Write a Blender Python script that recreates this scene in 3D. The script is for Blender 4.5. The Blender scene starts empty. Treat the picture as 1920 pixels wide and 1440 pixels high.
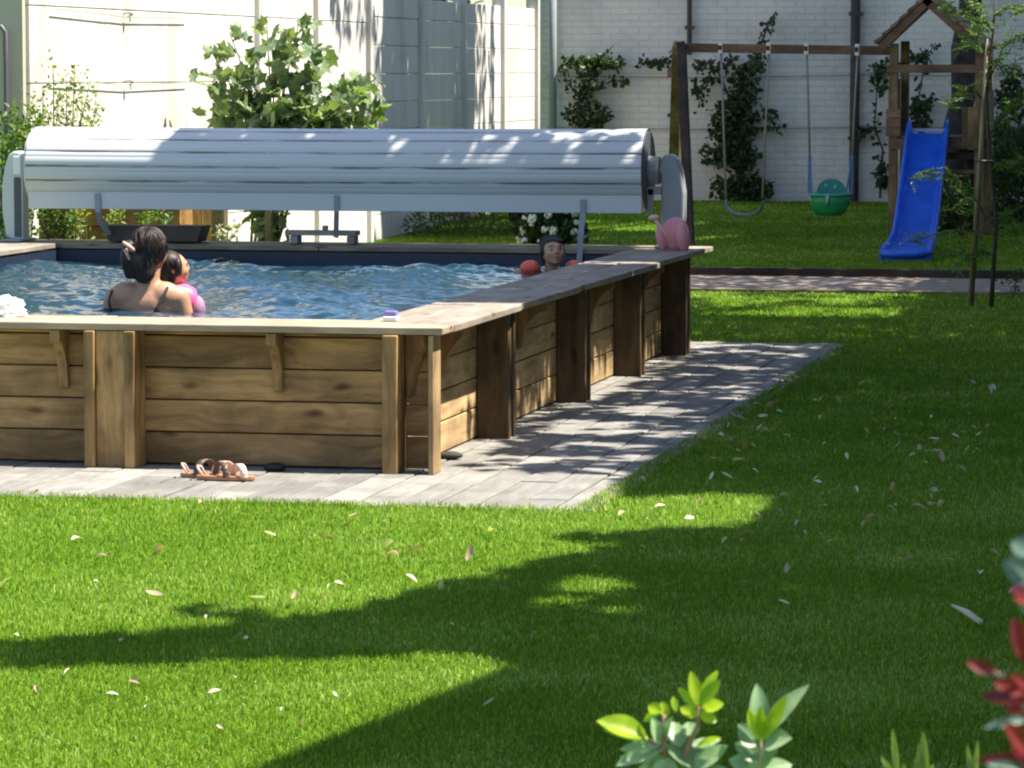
import bpy, bmesh, math, random
import numpy as np
from mathutils import Vector, Matrix, Euler, noise
sc = bpy.context.scene
COL = sc.collection
R = math.radians
random.seed(7); rng = np.random.default_rng(7)

# ------------------------------------------------------------------ camera
# world axes follow the pool: X along its front, Y along its long side, origin at its front right corner post
CAM = Vector((3.43, -14.57, 1.677)); FPX = 6800.0; PITCH = math.atan(587 / 6800.0); YAW = R(12)
cam = bpy.data.cameras.new('camera'); camo = bpy.data.objects.new('camera', cam); COL.objects.link(camo)
camo.location = CAM; camo.rotation_euler = (math.pi / 2 - PITCH, 0, YAW)
cam.sensor_width = 36; cam.lens = FPX / 1920 * 36; cam.clip_end = 500; cam.clip_start = 0.1
cam.dof.use_dof = True; cam.dof.focus_distance = 16.5; cam.dof.aperture_fstop = 32
sc.camera = camo
# ------------------------------------------------------------------ sky and sun
SUN_EL = R(61.6); SUN_AZ = R(84)          # azimuth clockwise from +Y
w = bpy.data.worlds.new('World'); sc.world = w; w.use_nodes = True
nt = w.node_tree; bg = nt.nodes['Background']; sky = nt.nodes.new('ShaderNodeTexSky')
sky.sky_type = 'NISHITA'; sky.sun_disc = False; sky.sun_elevation = SUN_EL; sky.sun_rotation = SUN_AZ
nt.links.new(sky.outputs[0], bg.inputs[0]); bg.inputs[1].default_value = 0.095
sl = bpy.data.lights.new('sun', 'SUN'); sl.energy = 5.0; sl.angle = R(0.53); sl.color = (1, .94, .82)
so = bpy.data.objects.new('sun', sl); COL.objects.link(so)
SD = Vector((math.sin(SUN_AZ) * math.cos(SUN_EL), math.cos(SUN_AZ) * math.cos(SUN_EL), math.sin(SUN_EL)))
so.rotation_euler = SD.to_track_quat('Z', 'Y').to_euler(); so.location = (6, 0, 12)
sc.view_settings.view_transform = 'Standard'; sc.view_settings.look = 'None'
sc.view_settings.exposure = 1.38; sc.view_settings.gamma = 1
sc.cycles.use_denoising = True; sc.cycles.max_bounces = 6; sc.cycles.filter_width = 2.1
sc.cycles.sample_clamp_indirect = 6

def ray(px, py):
    a = (px - 960) / FPX; b = -(py - 720) / FPX
    y = math.cos(PITCH) + b * math.sin(PITCH); z = -math.sin(PITCH) + b * math.cos(PITCH)
    return Vector((a * math.cos(YAW) - y * math.sin(YAW), a * math.sin(YAW) + y * math.cos(YAW), z))
def aty(px, py, Y):
    r = ray(px, py); return CAM + r * ((Y - CAM.y) / r.y)
def atz(px, py, z=0.0):
    r = ray(px, py); return CAM + r * ((z - CAM.z) / r.z)
def atx(px, py, X):
    r = ray(px, py); return CAM + r * ((X - CAM.x) / r.x)
def gz(y):                                # height of the lawn
    if y < 14.9: return 0.0
    return 0.05 + 0.145 * min(1.0, (y - 14.9) / 11.4)

# ------------------------------------------------------------------ building helpers
WM = {}
def empty(name, loc, rz=0.0):
    o = bpy.data.objects.new(name, None); o.location = loc; o.rotation_euler = (0, 0, rz)
    o.empty_display_size = .1; COL.objects.link(o)
    WM[o.name] = Matrix.Translation(loc) @ Matrix.Rotation(rz, 4, 'Z'); return o
def tag(o, label=None, cat=None, group=None, kind=None):
    if label: o['label'] = label
    if cat: o['category'] = cat
    if group: o['group'] = group
    if kind: o['kind'] = kind
    return o
def thing(name, label, cat, loc, rz=0.0, group=None):
    return tag(empty(name, loc, rz), label, cat, group)
def link(name, me, parent=None):
    o = bpy.data.objects.new(name, me); COL.objects.link(o)
    if parent: o.parent = parent
    WM[o.name] = WM[parent.name] if parent else Matrix.Identity(4)
    return o
class MB:
    def __init__(s): s.v = []; s.f = []
    def add(s, vs, fs):
        n = len(s.v); s.v += [Vector(v) for v in vs]; s.f += [[i + n for i in f] for f in fs]; return s
    def box(s, a, b, M=None):
        x0, y0, z0 = a; x1, y1, z1 = b
        vs = [Vector(p) for p in ((x0,y0,z0),(x1,y0,z0),(x1,y1,z0),(x0,y1,z0),(x0,y0,z1),(x1,y0,z1),(x1,y1,z1),(x0,y1,z1))]
        if M is not None: vs = [M @ v for v in vs]
        return s.add(vs, [(3,2,1,0),(4,5,6,7),(0,1,5,4),(1,2,6,5),(2,3,7,6),(3,0,4,7)])
    def beam(s, p, q, wx, wy, up=(0, 0, 1)):
        p, q = Vector(p), Vector(q); d = (q - p); L = d.length; d.normalize()
        u = Vector(up); u = (u - d * u.dot(d))
        if u.length < 1e-4: u = Vector((0, 1, 0)); u = u - d * u.dot(d)
        u.normalize(); r = d.cross(u)
        M = Matrix((r, u, d)).transposed().to_4x4(); M.translation = p
        return s.box((-wx/2, -wy/2, 0), (wx/2, wy/2, L), M)
    def tube(s, pts, rad, n=8, cap=True):
        pts = [Vector(p) for p in pts]
        if not hasattr(rad, '__len__'): rad = [rad] * len(pts)
        rings = []; u = None
        for i, p in enumerate(pts):
            d = (pts[min(i+1, len(pts)-1)] - pts[max(i-1, 0)]).normalized()
            if u is None: u = d.orthogonal().normalized()
            u = (u - d * u.dot(d)).normalized(); r = d.cross(u)
            rings.append([p + (u*math.cos(t) + r*math.sin(t))*rad[i] for t in [2*math.pi*k/n for k in range(n)]])
        vs = [v for ring in rings for v in ring]; fs = []
        for i in range(len(pts)-1):
            for k in range(n): fs.append((i*n+k, i*n+(k+1)%n, (i+1)*n+(k+1)%n, (i+1)*n+k))
        if cap: fs.append(tuple(range(n))[::-1]); fs.append(tuple((len(pts)-1)*n+k for k in range(n)))
        return s.add(vs, fs)
    def prism(s, poly, d0, d1, M):        # poly in local xy, extruded along local z
        n = len(poly); vs = [M @ Vector((x, y, d0)) for x, y in poly] + [M @ Vector((x, y, d1)) for x, y in poly]
        return s.add(vs, [tuple(range(n))[::-1], tuple(range(n, 2*n))] + [(i, (i+1)%n, n+(i+1)%n, n+i) for i in range(n)])
    def ball(s, c, r, M=None, nu=14, nv=9):
        if not hasattr(r, '__len__'): r = (r, r, r)
        c = Vector(c); vs = []; fs = []
        for j in range(nv+1):
            ph = math.pi*j/nv
            for i in range(nu):
                t = 2*math.pi*i/nu
                p = Vector((r[0]*math.sin(ph)*math.cos(t), r[1]*math.sin(ph)*math.sin(t), r[2]*math.cos(ph)))
                if M is not None: p = M @ p
                vs.append(c+p)
        for j in range(nv):
            for i in range(nu): fs.append((j*nu+i, (j+1)*nu+i, (j+1)*nu+(i+1)%nu, j*nu+(i+1)%nu))
        return s.add(vs, fs)
    def build(s, name, mat, parent=None, local=False, smooth=False, bevel=0, remesh=0, sub=0, weld=False):
        vs = s.v
        if parent is not None and not local:
            Mi = WM[parent.name].inverted(); vs = [Mi @ v for v in vs]
        me = bpy.data.meshes.new(name); me.from_pydata([tuple(v) for v in vs], [], s.f); me.validate(); me.update()
        if weld or remesh:
            bm = bmesh.new(); bm.from_mesh(me); bmesh.ops.remove_doubles(bm, verts=bm.verts, dist=1e-5)
            bmesh.ops.recalc_face_normals(bm, faces=bm.faces); bm.to_mesh(me); bm.free()
        me.materials.append(mat)
        if smooth: me.polygons.foreach_set('use_smooth', [True]*len(me.polygons))
        o = link(name, me, parent)
        if remesh:
            m = o.modifiers.new('r', 'REMESH'); m.mode = 'VOXEL'; m.voxel_size = remesh; m.use_smooth_shade = True
            m2 = o.modifiers.new('s', 'SMOOTH'); m2.factor = .5; m2.iterations = 6
        if bevel:
            b = o.modifiers.new('b', 'BEVEL'); b.width = bevel; b.segments = 2; b.limit_method = 'ANGLE'
        if sub: m = o.modifiers.new('u', 'SUBSURF'); m.levels = sub; m.render_levels = sub
        return o
def np_mesh(name, verts, faces_idx, loops_per, mat, parent=None, smooth=False, col=None):
    """fast mesh of equal-sized faces"""
    me = bpy.data.meshes.new(name); nv = len(verts); nf = len(faces_idx)
    me.vertices.add(nv); me.vertices.foreach_set('co', np.asarray(verts, np.float32).ravel())
    me.loops.add(nf*loops_per); me.loops.foreach_set('vertex_index', np.asarray(faces_idx, np.int32).ravel())
    me.polygons.add(nf); me.polygons.foreach_set('loop_start', np.arange(0, nf*loops_per, loops_per, dtype=np.int32))
    me.polygons.foreach_set('loop_total', np.full(nf, loops_per, np.int32))
    if smooth: me.polygons.foreach_set('use_smooth', np.ones(nf, bool))
    me.update(calc_edges=True); me.materials.append(mat)
    if col is not None:
        a = me.color_attributes.new('tint', 'FLOAT_COLOR', 'POINT')
        c = np.ones((nv, 4), np.float32); c[:, 0] = c[:, 1] = c[:, 2] = col; a.data.foreach_set('color', c.ravel())
    return link(name, me, parent)
def copy_tree(o, parent=None):
    c = o.copy(); COL.objects.link(c); c.parent = parent
    for ch in list(o.children): copy_tree(ch, c)
    return c

# ------------------------------------------------------------------ materials
def newmat(name):
    m = bpy.data.materials.new(name); m.use_nodes = True
    return m, m.node_tree.nodes, m.node_tree.links, m.node_tree.nodes['Principled BSDF']
def N(nodes, t, **kw):
    n = nodes.new(t)
    for k, v in kw.items(): setattr(n, k, v)
    return n
def ramp(nodes, stops):
    r = nodes.new('ShaderNodeValToRGB'); e = r.color_ramp.elements
    e[0].position, e[0].color = stops[0][0], (*stops[0][1], 1); e[1].position, e[1].color = stops[-1][0], (*stops[-1][1], 1)
    for p, c in stops[1:-1]: x = e.new(p); x.color = (*c, 1)
    return r
def plain(name, c, rough=.5, var=.12, scale=6, bump=.1, metal=0, spec=.5, bscale=60):
    m, n, l, b = newmat(name); tc = N(n, 'ShaderNodeTexCoord')
    no = N(n, 'ShaderNodeTexNoise'); no.inputs['Scale'].default_value = scale; no.inputs['Detail'].default_value = 5
    l.new(tc.outputs['Object'], no.inputs['Vector'])
    r = ramp(n, [(.3, tuple(x*(1-var) for x in c)), (.7, tuple(min(1, x*(1+var)) for x in c))])
    l.new(no.outputs[0], r.inputs[0]); l.new(r.outputs[0], b.inputs['Base Color'])
    b.inputs['Roughness'].default_value = rough; b.inputs['Metallic'].default_value = metal
    b.inputs['Specular IOR Level'].default_value = spec
    if bump:
        n2 = N(n, 'ShaderNodeTexNoise'); n2.inputs['Scale'].default_value = bscale; n2.inputs['Detail'].default_value = 4
        l.new(tc.outputs['Object'], n2.inputs['Vector'])
        bp = N(n, 'ShaderNodeBump'); bp.inputs['Strength'].default_value = bump; bp.inputs['Distance'].default_value = .01
        l.new(n2.outputs[0], bp.inputs['Height']); l.new(bp.outputs[0], b.inputs['Normal'])
    return m
def wood(name, axis, dark, light, rough=.7, knots=True, grey=0.0, stain=.5):
    m, n, l, b = newmat(name); tc = N(n, 'ShaderNodeTexCoord'); geo = N(n, 'ShaderNodeNewGeometry')
    off = N(n, 'ShaderNodeVectorMath', operation='SCALE'); l.new(geo.outputs['Random Per Island'], off.inputs['Scale']); off.inputs[0].default_value = (37, 19, 53)
    ad = N(n, 'ShaderNodeVectorMath', operation='ADD'); l.new(tc.outputs['Object'], ad.inputs[0]); l.new(off.outputs[0], ad.inputs[1])
    mp = N(n, 'ShaderNodeMapping'); s = [26, 26, 26]; s[axis] = 1.6; mp.inputs['Scale'].default_value = s
    dn = N(n, 'ShaderNodeTexNoise'); dn.inputs['Scale'].default_value = 2.2; dn.inputs['Detail'].default_value = 2
    l.new(ad.outputs[0], dn.inputs['Vector'])
    dm = N(n, 'ShaderNodeVectorMath', operation='MULTIPLY_ADD'); l.new(dn.outputs['Color'], dm.inputs[0]); dm.inputs[1].default_value = (.16, .16, .16); l.new(ad.outputs[0], dm.inputs[2])
    l.new(dm.outputs[0], mp.inputs['Vector'])
    g = N(n, 'ShaderNodeTexNoise'); g.inputs['Scale'].default_value = 1; g.inputs['Detail'].default_value = 7; g.inputs['Roughness'].default_value = .62
    l.new(mp.outputs[0], g.inputs['Vector'])
    mid = tuple((a+c)/2 for a, c in zip(dark, light))
    r = ramp(n, [(.28, dark), (.5, mid), (.72, light)]); l.new(g.outputs[0], r.inputs[0])
    # board to board difference
    mr = N(n, 'ShaderNodeMapRange'); mr.inputs[3].default_value = .78; mr.inputs[4].default_value = 1.2; l.new(geo.outputs['Random Per Island'], mr.inputs[0])
    mul = N(n, 'ShaderNodeMix', data_type='RGBA', blend_type='MULTIPLY'); mul.inputs[0].default_value = 1
    l.new(r.outputs[0], mul.inputs[6]); l.new(mr.outputs[0], mul.inputs[7])
    # broad stains
    st = N(n, 'ShaderNodeTexNoise'); st.inputs['Scale'].default_value = 3.3; st.inputs['Detail'].default_value = 6; l.new(ad.outputs[0], st.inputs['Vector'])
    sr = ramp(n, [(.38, (1-stain,)*3), (.62, (1.0, 1.0, 1.0))]); l.new(st.outputs[0], sr.inputs[0])
    mu2 = N(n, 'ShaderNodeMix', data_type='RGBA', blend_type='MULTIPLY'); mu2.inputs[0].default_value = 1
    l.new(mul.outputs[2], mu2.inputs[6]); l.new(sr.outputs[0], mu2.inputs[7]); out = mu2.outputs[2]
    if knots:
        km = N(n, 'ShaderNodeMapping'); ks = [9, 9, 9]; ks[axis] = 3.2; km.inputs['Scale'].default_value = ks; l.new(dm.outputs[0], km.inputs['Vector'])
        vo = N(n, 'ShaderNodeTexVoronoi'); vo.inputs['Scale'].default_value = 1; l.new(km.outputs[0], vo.inputs['Vector'])
        kr = ramp(n, [(.06, (.2, .13, .09)), (.13, (.6, .5, .42)), (.2, (1, 1, 1))]); l.new(vo.outputs['Distance'], kr.inputs[0])
        mu3 = N(n, 'ShaderNodeMix', data_type='RGBA', blend_type='MULTIPLY'); mu3.inputs[0].default_value = .8
        l.new(out, mu3.inputs[6]); l.new(kr.outputs[0], mu3.inputs[7]); out = mu3.outputs[2]
    l.new(out, b.inputs['Base Color']); b.inputs['Roughness'].default_value = rough; b.inputs['Specular IOR Level'].default_value = .3
    bp = N(n, 'ShaderNodeBump'); bp.inputs['Strength'].default_value = .35; bp.inputs['Distance'].default_value = .004
    l.new(g.outputs[0], bp.inputs['Height']); l.new(bp.outputs[0], b.inputs['Normal'])
    return m
def leafmat(name, c1, c2, trans=.4, rough=.45, tcol=None):
    m, n, l, b = newmat(name); geo = N(n, 'ShaderNodeNewGeometry')
    r = ramp(n, [(0, c1), (1, c2)]); l.new(geo.outputs['Random Per Island'], r.inputs[0])
    l.new(r.outputs[0], b.inputs['Base Color']); b.inputs['Roughness'].default_value = rough; b.inputs['Specular IOR Level'].default_value = .35
    tr = N(n, 'ShaderNodeBsdfTranslucent'); mx = N(n, 'ShaderNodeMixShader'); mx.inputs[0].default_value = trans
    t2 = N(n, 'ShaderNodeMix', data_type='RGBA', blend_type='MULTIPLY'); t2.inputs[0].default_value = 1
    l.new(r.outputs[0], t2.inputs[6]); t2.inputs[7].default_value = (*(tcol or (1.5, 1.6, .5)), 1); l.new(t2.outputs[2], tr.inputs[0])
    l.new(b.outputs[0], mx.inputs[1]); l.new(tr.outputs[0], mx.inputs[2])
    l.new(mx.outputs[0], n['Material Output'].inputs[0]); return m

PD, PL = (.20, .112, .042), (.56, .34, .145)
W_ZSHADE = wood('pine_shaded_z', 2, (.075, .045, .022), (.2, .13, .065))  # darker pine for the side pillars, their shade put into the colour
W_X = wood('pine_x', 0, PD, PL); W_YSUN = wood('pine_sunlit_y', 1, (.34, .225, .105), (.72, .5, .26), stain=.3); W_Z = wood('pine_z', 2, PD, PL)  # side wall pine brightened in its colour for the sun on it
CO_X = wood('coping_x', 0, (.30, .22, .15), (.55, .44, .32), stain=.25); CO_Y = wood('coping_y', 1, (.24, .195, .155), (.45, .38, .31), stain=.3)
PS_Z = wood('play_wood_z', 2, (.17, .11, .058), (.36, .25, .145), knots=False); PS_X = wood('play_wood_x', 0, (.15, .085, .052), (.31, .19, .115), knots=False)
PS_Y = wood('play_wood_y', 1, (.15, .1, .055), (.33, .23, .135), knots=False)
OLD_X = wood('old_timber_x', 0, (.035, .026, .02), (.1, .075, .055), knots=False)
LED_X = wood('edging_timber', 0, (.16, .12, .08), (.33, .27, .19), knots=False)
FENCE_W = wood('orange_pine', 0, (.28, .13, .04), (.55, .29, .1)); FENCE_Z = wood('orange_pine_z', 2, (.32, .15, .045), (.62, .34, .11))
POST_W = wood('post_wood', 2, (.1, .08, .045), (.22, .17, .1), knots=False)

# ------------------------------------------------------------------ ground and lawn
def lawn_material():
    m, n, l, b = newmat('lawn_soil'); tc = N(n, 'ShaderNodeTexCoord')
    a = N(n, 'ShaderNodeTexNoise'); a.inputs['Scale'].default_value = 1.3; a.inputs['Detail'].default_value = 8; a.inputs['Roughness'].default_value = .7
    l.new(tc.outputs['Object'], a.inputs['Vector'])
    r = ramp(n, [(.3, (.04, .10, .008)), (.5, (.07, .15, .012)), (.7, (.10, .19, .02))]); l.new(a.outputs[0], r.inputs[0])
    l.new(r.outputs[0], b.inputs['Base Color']); b.inputs['Roughness'].default_value = .9; b.inputs['Specular IOR Level'].default_value = .1
    return m
M_lawn = lawn_material()
ys = [-60, -20, 0, 13.26]; 
g = MB()
def strip(mb, y0, z0, y1, z1, x0=-90, x1=90): mb.add([(x0, y0, z0), (x1, y0, z0), (x1, y1, z1), (x0, y1, z1)], [(0, 1, 2, 3)])
strip(g, -90, 0, 12.7, 0); strip(g, 12.7, 0, 12.7, -.06); strip(g, 12.7, -.06, 15.06, -.06); strip(g, 15.06, -.06, 15.06, .05)
strip(g, 15.06, .05, 26.3, .195); strip(g, 26.3, .195, 120, .195)
tag(g.build('ground', M_lawn), kind='structure')
# path of beaten earth between two timber edgings
M_path = plain('path_earth', (.25, .2, .165), .95, .3, 9, .5)
p = MB(); p.box((-3.9, 12.84, -.055), (30, 14.97, .0)); tag(p.build('path', M_path), kind='structure')
e1 = MB(); e1.box((-3.9, 12.7, -.05), (30, 12.835, .028)); o = e1.build('path_edging', LED_X, bevel=.006)
tag(o, 'pale timber edging on the near side of the earth path', 'edging')
e2 = MB(); e2.box((-3.9, 14.975, -.05), (30, 15.055, .065)); o = e2.build('path_edging', OLD_X, bevel=.006)
tag(o, 'dark timber edging on the far side of the earth path', 'edging')

# grass blades
def ingrass(X, Y):
    ok = ~((X > -4.5) & (X < .80) & (Y > -1.03) & (Y < 7.62))
    ok &= ~((Y > 12.68) & (Y < 15.07)); ok &= X > -4.8; ok &= Y < 26.4
    return ok
M_grass = None
def grass_material():
    m, n, l, b = newmat('grass_blades'); at = N(n, 'ShaderNodeAttribute', attribute_name='tint')
    tc = N(n, 'ShaderNodeTexCoord'); a = N(n, 'ShaderNodeTexNoise'); a.inputs['Scale'].default_value = 1.7; a.inputs['Detail'].default_value = 5
    l.new(tc.outputs['Object'], a.inputs['Vector'])
    ad = N(n, 'ShaderNodeMath', operation='MULTIPLY_ADD'); l.new(a.outputs[0], ad.inputs[0]); ad.inputs[1].default_value = 1.1
    wn = N(n, 'ShaderNodeTexNoise'); wn.inputs['Scale'].default_value = .55; wn.inputs['Detail'].default_value = 2; l.new(tc.outputs['Object'], wn.inputs['Vector']); av = N(n, 'ShaderNodeMath', operation='MULTIPLY_ADD'); l.new(wn.outputs[0], av.inputs[0]); av.inputs[1].default_value = .9; l.new(a.outputs[0], av.inputs[2]); sh = N(n, 'ShaderNodeMath', operation='SUBTRACT'); l.new(av.outputs[0], sh.inputs[0]); sh.inputs[1].default_value = .42; l.new(sh.outputs[0], ad.inputs[0])
    sb = N(n, 'ShaderNodeMath', operation='SUBTRACT'); l.new(at.outputs['Fac'], sb.inputs[0]); sb.inputs[1].default_value = .6
    l.new(sb.outputs[0], ad.inputs[2])
    r = ramp(n, [(.06, (.115, .215, .012)), (.42, (.205, .34, .018)), (.75, (.28, .41, .035)), (.98, (.42, .52, .16))]); l.new(ad.outputs[0], r.inputs[0])
    l.new(r.outputs[0], b.inputs['Base Color']); b.inputs['Roughness'].default_value = .6; b.inputs['Specular IOR Level'].default_value = .15
    tr = N(n, 'ShaderNodeBsdfTranslucent'); l.new(r.outputs[0], tr.inputs[0]); mx = N(n, 'ShaderNodeMixShader'); mx.inputs[0].default_value = .42
    l.new(b.outputs[0], mx.inputs[1]); l.new(tr.outputs[0], mx.inputs[2]); l.new(mx.outputs[0], n['Material Output'].inputs[0]); return m
M_grass = grass_material()
def grass(name, n, d0, d1, power):
    u = rng.random(n)
    if power == 0: D = np.sqrt(d0**2 + u*(d1**2-d0**2))
    else: D = d0*np.exp(u*math.log(d1/d0))          # density falls with distance squared
    th = (rng.random(n)-.5)*R(21)
    cx, cy = D*np.sin(th), D*np.cos(th)
    X = cx*math.cos(YAW)-cy*math.sin(YAW)+CAM.x; Y = cx*math.sin(YAW)+cy*math.cos(YAW)+CAM.y
    k = ingrass(X, Y); X, Y, D = X[k], Y[k], D[k]; n = len(X)
    Z = np.where(Y < 14.9, 0, .05+.145*np.minimum(1, (Y-14.9)/11.4))
    sc_ = np.maximum(1, D/13.0)
    L = (.011+.014*rng.random(n))*np.where(D > 13, 1+.15*(sc_-1), 1); W = .0016*sc_*(.7+.6*rng.random(n))
    edge = ((X < .80+.12) & (Y > -1.2) & (Y < 7.7)); L = np.where(edge, L*1.5, L)
    a = rng.random(n)*2*np.pi; la = rng.random(n)*2*np.pi; le = rng.random(n)**.9*1.15
    lx, ly = np.cos(la)*le*L, np.sin(la)*le*L; wx, wy = np.cos(a)*W, np.sin(a)*W
    V = np.empty((n, 5, 3), np.float32)
    V[:, 0] = np.stack([X-wx, Y-wy, Z-.004], 1); V[:, 1] = np.stack([X+wx, Y+wy, Z-.004], 1)
    V[:, 2] = np.stack([X+wx*.8+lx*.35, Y+wy*.8+ly*.35, Z+L*.6], 1); V[:, 3] = np.stack([X-wx*.8+lx*.35, Y-wy*.8+ly*.35, Z+L*.6], 1)
    V[:, 4] = np.stack([X+lx, Y+ly, Z+L*(1-.3*le)], 1)
    b = (np.arange(n)*5)[:, None]
    F3 = np.concatenate([b+[0, 1, 2], b+[0, 2, 3], b+[3, 2, 4]])
    tint = np.repeat(rng.random(n)**1.4, 5)
    o = np_mesh(name, V.reshape(-1, 3), F3, 3, M_grass, col=tint)
    return tag(o, 'short green lawn grass around the pool and under the swings', 'grass', kind='stuff')
grass('lawn_grass', 950000, 7.6, 43, 1)

# ------------------------------------------------------------------ patio of grey planks
M_pat = wood('patio_plank', 1, (.185, .175, .163), (.29, .275, .252), knots=False, stain=.25, rough=.85)
p = MB(); x = -4.5; k = 0
p.box((-4.5, -1.05, -.05), (.80, 7.6, -.012))
while x < .79:
    y = -1.05 - (k % 2)*.0; step = .9; yy = -1.05; first = (.3, .75, .5, .9)[k % 4]
    while yy < 7.6 - .02:
        y1 = min(7.6, yy + first); first = step
        dz = random.uniform(-.0025, .0025)
        p.box((x+.0035, yy+.002, -.03), (x+.1545, y1-.002, .006+dz)); yy = y1
    x += .158; k += 1
tag(p.build('patio', M_pat, bevel=.004), kind='structure')

# ------------------------------------------------------------------ the pool
XL, YB = -4.40, 7.2
TOP = .617; CT = .03
pool = thing('wooden_pool', 'raised rectangular swimming pool with pine plank walls and wide wooden coping on grey patio', 'swimming pool', (-2.2, 3.5, 0))
def planks(mb, x0, x1, y0, y1, axis):
    z = .012; hs = [.135, .135, .137, .137, .02]
    while z < TOP-CT-.004:
        h = min(.1375, TOP-CT-.003-z)
        j = random.uniform(-.002, .002)
        if axis == 0: mb.box((x0, y0+j, z+.002), (x1, y1+j, z+h-.003))
        else: mb.box((x0+j, y0, z+.002), (x1+j, y1, z+h-.003))
        z += h
f = MB(); planks(f, XL+.05, -.032, .14, .185, 0); f.build('front_wall', W_X, pool, bevel=.006)
f = MB(); planks(f, -.195, -.15, .19, 6.9, 1); f.build('side_wall', W_YSUN, pool, bevel=.006)
f = MB(); planks(f, XL+.16, XL+.205, .19, 6.9, 1); f.build('side_wall', W_YSUN, pool, bevel=.006)
f = MB(); planks(f, XL+.05, -.05, 6.91, 6.95, 0); f.build('rear_wall', W_X, pool, bevel=.006)
def pillar_front(x0, x1):                 # two posts on edge with a board between them
    m = MB(); m.box((x0, -.02, .006), (x0+.045, .137, TOP-CT-.002)); m.box((x1-.045, -.02, .006), (x1, .137, TOP-CT-.002))
    m.box((x0+.047, .0, .006), (x1-.047, .04, TOP-CT-.002)); m.build('pillar', W_Z, pool, bevel=.004)
pillar_front(-1.512, -1.29); pillar_front(-3.1, -2.88)
m = MB(); m.box((-.215, -.02, .006), (-.15, .137, TOP-CT-.002)); m.build('corner_post', W_Z, pool, bevel=.005)
m = MB(); m.box((-.022, .0, .006), (.0, .137, TOP-CT-.002)); m.build('corner_post', wood('pine_sunlit_z', 2, (.34, .225, .105), (.7, .48, .25)), pool, bevel=.003)  # thin post in paler pine, the sunlit strip put into its colour
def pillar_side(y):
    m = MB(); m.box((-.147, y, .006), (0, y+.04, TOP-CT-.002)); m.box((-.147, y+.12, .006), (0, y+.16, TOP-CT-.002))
    m.box((-.05, y+.042, .006), (-.012, y+.118, TOP-CT-.002)); m.build('pillar', W_ZSHADE, pool, bevel=.004)
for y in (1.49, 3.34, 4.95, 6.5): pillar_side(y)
# curved corbels below the coping
def corbel(x, y, ang, depth=.15, h=.26):
    poly = [(0, 0), (depth, 0), (depth, -.05)] + [(depth-.01-(depth-.03)*math.sin(t), -.05-(h-.06)*(1-math.cos(t))**.8) for t in [math.pi/2*k/7 for k in range(1, 8)]] + [(0, -h)]
    M = Matrix.Translation((x, y, TOP-CT-.003)) @ Matrix.Rotation(ang, 4, 'Z') @ Matrix.Rotation(math.pi/2, 4, 'X')
    c = MB(); c.prism(poly, -.022, .022, M); c.build('corbel', W_Z, pool, bevel=.004)
for x in (-.70, -1.56-.09, -2.2): corbel(x, .138, -math.pi/2, .13)
corbel(-.16+.025, .13, R(-35), .13, .27)
for y in (.75, 2.4, 4.2, 5.75): corbel(-.148, y, 0, .14, .24)
# coping boards, each slightly warped
def cop(a, b, rz=0, tilt=0, mat=CO_X, dz=0):
    c = Vector(((a[0]+b[0])/2, (a[1]+b[1])/2, TOP-CT/2+dz)); hx, hy = (b[0]-a[0])/2, (b[1]-a[1])/2
    M = Matrix.Translation(c) @ Matrix.Rotation(rz, 4, 'Z') @ Matrix.Rotation(tilt, 4, 'X')
    m = MB(); m.box((-hx, -hy, -CT/2), (hx, hy, CT/2), M); return m.build('coping_board', mat, pool, bevel=.004)
cop((XL, .0), (-2.35, .21), dz=.0); cop((-2.345, .0), (-.21+.25, .21), dz=.001)
cop((XL+.2, .215), (-1.5, .42), dz=.002); cop((-1.495, .215), (-.17, .42), dz=.0)
ysx = [.215, 1.55, 2.9, 5.25, 7.12]
for i in range(4):
    y0, y1 = ysx[i]+.004, ysx[i+1]
    o = cop((-.165, y0), (.045, y1), rz=R(-1.1 if i else -.3), mat=CO_Y, tilt=R(.12), dz=.002*(i % 2))
    cop((-.38, y0 + (.21 if i == 0 else 0)), (-.17, y1 - .06), rz=R(.1), mat=CO_Y, dz=-.001)
cop((XL, .215), (XL+.215, 3.5), mat=CO_Y); cop((XL, 3.505), (XL+.215, 7.2), mat=CO_Y)
cop((XL+.22, .43), (XL+.44, 6.70), mat=CO_Y, dz=.002)
RC = wood('rear_coping', 0, (.2, .165, .11), (.38, .31, .21), stain=.3)
cop((XL+.22, 6.72), (-2.3, 6.95), mat=RC); cop((-2.295, 6.72), (-.385, 6.95), mat=RC); cop((XL+.22, 6.955), (-2.1, 7.2), mat=RC, dz=.002); cop((-2.095, 6.955), (-.17, 7.2), mat=RC, dz=.001)
M_lin = plain('liner', (.012, .022, .045), .5, .2, 3, .05)  # dark navy: shade of rear coping and roller put into the colour
IX0, IX1, IY0, IY1 = XL+.445, -.375, .425, 6.715
m = MB(); 
m.add([(IX0, IY0, .58), (IX1, IY0, .58), (IX1, IY1, .58), (IX0, IY1, .58), (IX0, IY0, .1), (IX1, IY0, .1), (IX1, IY1, .1), (IX0, IY1, .1)],
      [(0, 1, 5, 4), (1, 2, 6, 5), (2, 3, 7, 6), (3, 0, 4, 7), (4, 5, 6, 7)]); m.build('liner', M_lin, pool)
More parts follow.
